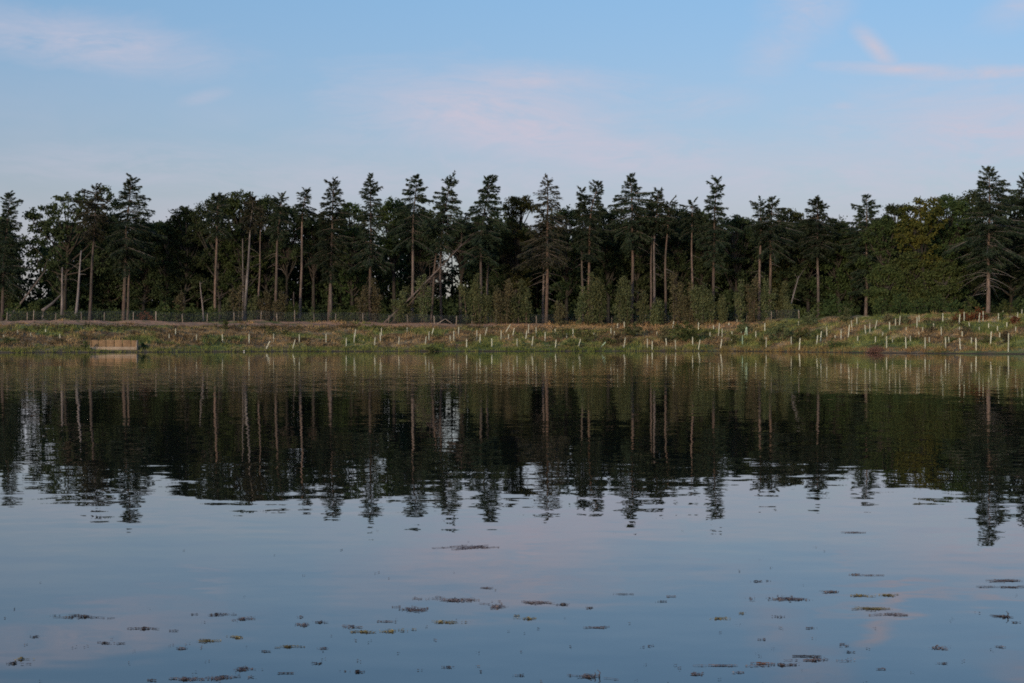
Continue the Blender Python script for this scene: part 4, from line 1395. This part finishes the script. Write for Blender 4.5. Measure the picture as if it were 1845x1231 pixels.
x, Y, z = ground_at(440, 634.6)
mb = MB()
mb.tube(np.array([[-.09, 0, .05], [-.05, 0, .06], [.05, .01, .06], [.1, .015, .05]]), [.03, .05, .05, .02], 7)
o = mb.build('plastic_scrap', M['white'])
o.location = (x, Y, z)
tag(o, "small white scrap lying at the water's edge below the pale leaning fir", 'litter')

# ------------------------------------------------------------------ weed floating on the water: x, y, width px, height px, material, form
WEEDS = [
    (851, 986, 60, 12, 'weed', 's'), (1547, 960, 46, 5, 'weed', 's'),
    (144, 1112, 62, 11, 'weed_dark', 'm'), (259, 1133, 48, 6, 'weed_dark', 'm'), (67, 1147, 12, 7, 'weed_dark', 'm'), (396, 1108, 48, 8, 'weed_dark', 'm'), (437, 1116, 36, 12, 'weed', 'm'),
    (548, 1127, 24, 10, 'weed', 'm'), (575, 1122, 22, 5, 'weed_dark', 'm'), (543, 1112, 14, 4, 'weed', 'm'), (423, 1149, 34, 6, 'weed_yellow', 'm'), (372, 1155, 34, 12, 'weed_yellow', 's'),
    (331, 1169, 22, 5, 'weed', 'm'), (519, 1166, 44, 7, 'weed_yellow', 'm'), (480, 1174, 12, 4, 'weed_dark', 'm'), (24, 1196, 24, 6, 'weed_dark', 'm'), (40, 1188, 26, 6, 'weed_yellow', 'm'),
    (188, 1159, 22, 6, 'weed_dark', 'm'), (218, 1160, 9, 4, 'weed_dark', 'm'), (312, 1137, 10, 4, 'weed_dark', 'm'), (338, 1224, 64, 8, 'weed', 'm'), (403, 1221, 52, 10, 'weed', 'm'),
    (437, 1206, 28, 12, 'weed', 'm'), (514, 1214, 48, 3, 'weed_dark', 's'), (274, 1226, 10, 4, 'weed_dark', 'm'), (569, 1196, 8, 4, 'weed_dark', 'm'), (585, 1169, 8, 4, 'weed', 'm'),
    (822, 1082, 74, 16, 'weed', 'm'), (894, 1094, 34, 18, 'weed', 'm'), (746, 1099, 54, 16, 'weed', 'm'), (633, 1130, 26, 8, 'weed', 'm'), (655, 1139, 44, 8, 'weed_yellow', 'm'),
    (709, 1138, 38, 10, 'weed_yellow', 'm'), (802, 1121, 52, 8, 'weed_yellow', 'm'), (954, 1115, 32, 7, 'weed_yellow', 'm'), (1017, 1090, 28, 6, 'weed_dark', 'm'), (1073, 1131, 38, 6, 'weed', 's'),
    (930, 1110, 12, 4, 'weed_yellow', 'm'), (1065, 1096, 8, 4, 'weed_dark', 'm'), (641, 1211, 26, 6, 'weed_dark', 'm'), (805, 1203, 10, 4, 'weed_dark', 'm'), (937, 1217, 10, 5, 'weed_dark', 'm'),
    (1066, 1220, 38, 12, 'weed', 'u'), (1172, 1165, 14, 6, 'weed', 'm'), (1190, 1085, 14, 4, 'weed_dark', 'm'), (1124, 1071, 22, 3, 'weed_dark', 's'), (1210, 1075, 18, 4, 'weed', 's'),
    (700, 1120, 30, 5, 'weed', 's'), (965, 1086, 50, 8, 'weed', 's'), (880, 1060, 30, 4, 'weed', 's'),
    (1363, 1048, 22, 5, 'weed_dark', 'm'), (1415, 1080, 64, 16, 'weed', 'm'), (1497, 1067, 52, 8, 'weed', 'm'), (1543, 1073, 40, 10, 'weed_yellow', 'm'), (1597, 1073, 40, 8, 'weed_yellow', 'm'),
    (1570, 1097, 60, 9, 'weed_yellow', 's'), (1617, 1107, 44, 8, 'weed', 's'), (1297, 1115, 34, 7, 'weed_yellow', 'm'), (1336, 1106, 14, 6, 'weed_yellow', 'm'), (1403, 1112, 10, 6, 'weed_dark', 'm'),
    (1460, 1132, 20, 4, 'weed_dark', 'm'), (1813, 1047, 62, 8, 'weed', 's'), (1819, 1058, 56, 6, 'weed_dark', 's'), (1810, 1112, 36, 10, 'weed_dark', 'u'), (1832, 1122, 20, 5, 'weed_dark', 'm'),
    (1685, 1167, 28, 9, 'weed', 'm'), (1800, 1166, 12, 5, 'weed', 'm'), (1373, 1196, 36, 5, 'weed_orange', 'm'), (1410, 1199, 42, 9, 'weed', 'm'), (1463, 1190, 62, 8, 'weed', 'm'), (1443, 1183, 70, 4, 'weed_dark', 's'),
    (1253, 1215, 26, 5, 'weed', 'm'), (1312, 1200, 70, 4, 'weed', 's'), (1325, 1212, 16, 4, 'weed', 'm'), (1530, 1175, 16, 4, 'weed_dark', 'm'), (1588, 1206, 10, 4, 'weed', 'm'), (1555, 1036, 40, 5, 'weed', 's'),
    (1525, 1163, 10, 10, 'weed', 's'), (1700, 1196, 8, 3, 'weed_dark', 'm'), (1376, 1153, 10, 4, 'weed', 'm'),
]
WROW = [(0, 1062, 'in the farthest scatter on the open water'), (1062, 1104, 'in the upper band of weed'), (1104, 1150, 'in the middle band of weed'),
        (1150, 1185, 'in the lower band of weed'), (1185, 1400, 'along the bottom edge of the water')]
ADJ = {'weed': 'brown', 'weed_dark': 'blackish', 'weed_yellow': 'yellow-green', 'weed_orange': 'orange-brown'}
FORM = {'m': 'clump', 's': 'strand', 'u': 'clump with an upright sprig'}
ORD += ['fifteenth', 'sixteenth', 'seventeenth', 'eighteenth', 'nineteenth', 'twentieth', '21st', '22nd', '23rd', '24th', '25th', '26th', '27th', '28th', '29th', '30th']


def water_at(px, py):
    Y = F * CAM_Z / (py - HY)
    return wx(px, Y), Y


for (px, py, w, h, mt, form) in WEEDS:
    row = next(r for r in WROW if r[0] <= py < r[1])
    same = sorted(q[0] for q in WEEDS if row[0] <= q[1] < row[1] and q[4] == mt and q[5] == form)
    k = same.index(px)
    sz = 'tiny' if w < 16 else 'small' if w < 34 else 'long' if form == 's' or w > 50 else 'straggling'
    ow = f', {ORD[k]} such from left' if len(same) > 1 else ''
    lab = f'{sz} {ADJ[mt]} weed {FORM[form]} {row[2]}{ow}'
    x, Y = water_at(px, py)
    s = Y / F
    W = w * s * .5
    D = max(.5 * h * Y * Y / (F * CAM_Z), .015) * .42
    mb = MB()
    # threads and flakes of weed drifting in loose strings, lying in the surface
    nst = max(4, int(w * h / (34 if form == 'm' else 40)) + 2)
    drift = np.clip(rng.normal() * .35, -.6, .6) * D / W
    for q in range(nst):
        cx_ = np.clip(rng.standard_t(3) * .42, -1.9, 1.9) * W
        cy_ = np.clip(rng.normal() * .6, -1.6, 1.6) * D + drift * cx_
        ln = W * (rng.uniform(.12, .4) if form == 'm' else rng.uniform(.25, .7))
        m_ = 12
        t = np.linspace(-1, 1, m_)
        slope = drift + rng.normal() * D / W * .4
        pts = np.stack([cx_ + ln * t, cy_ + slope * ln * t + np.cumsum(rng.normal(size=m_)) * D * .035, np.abs(rng.normal(size=m_)) * .0012 + .0005], 1)
        if form != 'm' or q % 2 == 0:
            mb.tube(pts, .0011 * (Y / 10.0), 3, False)
        k_ = int(rng.integers(3, 9))
        c_ = pts[rng.integers(0, m_, k_)] + rng.normal(size=(k_, 3)) * np.array([.010, D * .16, .0005])
        c_[:, 2] = np.abs(c_[:, 2]) + .0004
        u = rng.normal(size=(k_, 3)) * np.array([1.8, 1, .05])
        mb.leaves(c_, u, rng.uniform(.005, .017, k_), rng.uniform(.003, .007, k_))
    # one thicker knot where the weed has bunched up
    if form != 's' and w > 20:
        k_ = int(w * .28)
        c_ = np.stack([W * rng.uniform(-.3, .3) + rng.normal(size=k_) * W * .13, rng.normal(size=k_) * D * .3, np.abs(rng.normal(size=k_)) * .003 + .0005], 1)
        mb.leaves(c_, rng.normal(size=(k_, 3)) * np.array([1.8, 1, .1]), rng.uniform(.008, .026, k_), rng.uniform(.005, .011, k_))
    if form == 'u':
        for q in range(2):
            bx0 = W * rng.uniform(.2, .7)
            hh = .02 + .012 * q
            mb.tube(np.array([[bx0, 0, 0], [bx0 + .006, 0, hh * .6], [bx0 + .002 - .01 * q, 0, hh]]), [.003, .0025, .0015], 4)
    o = mb.build('floating_weed', M[mt])
    o.location = (x, Y, 0.002)
    tag(o, lab, 'water weed', 'weed scraps floating on the lake')

# specks too small to tell apart
mb = MB()
n = 150
py = rng.uniform(930, 1235, n) ** 1.0
px = rng.uniform(-20, 1865, n)
keepw = rng.random(n) < np.clip((py - 880) / 260, .1, 1)
py, px = py[keepw], px[keepw]
Y = F * CAM_Z / (py - HY)
c = np.stack([(px - CX) / F * Y, Y, np.full(len(Y), .005)], 1)
c = np.repeat(c, 3, 0) + rng.normal(size=(len(c) * 3, 3)) * np.array([.007, .02, .0005])
c[:, 2] = np.abs(c[:, 2])
mb.leaves(c, rng.normal(size=(len(c), 3)) * np.array([1, .5, .05]), rng.uniform(.004, .014, len(c)), rng.uniform(.003, .006, len(c)))
o = mb.build('water_specks', M['weed_dark'])
tag(o, 'tiny scattered scraps of weed on the near water', 'water weed', kind='stuff')
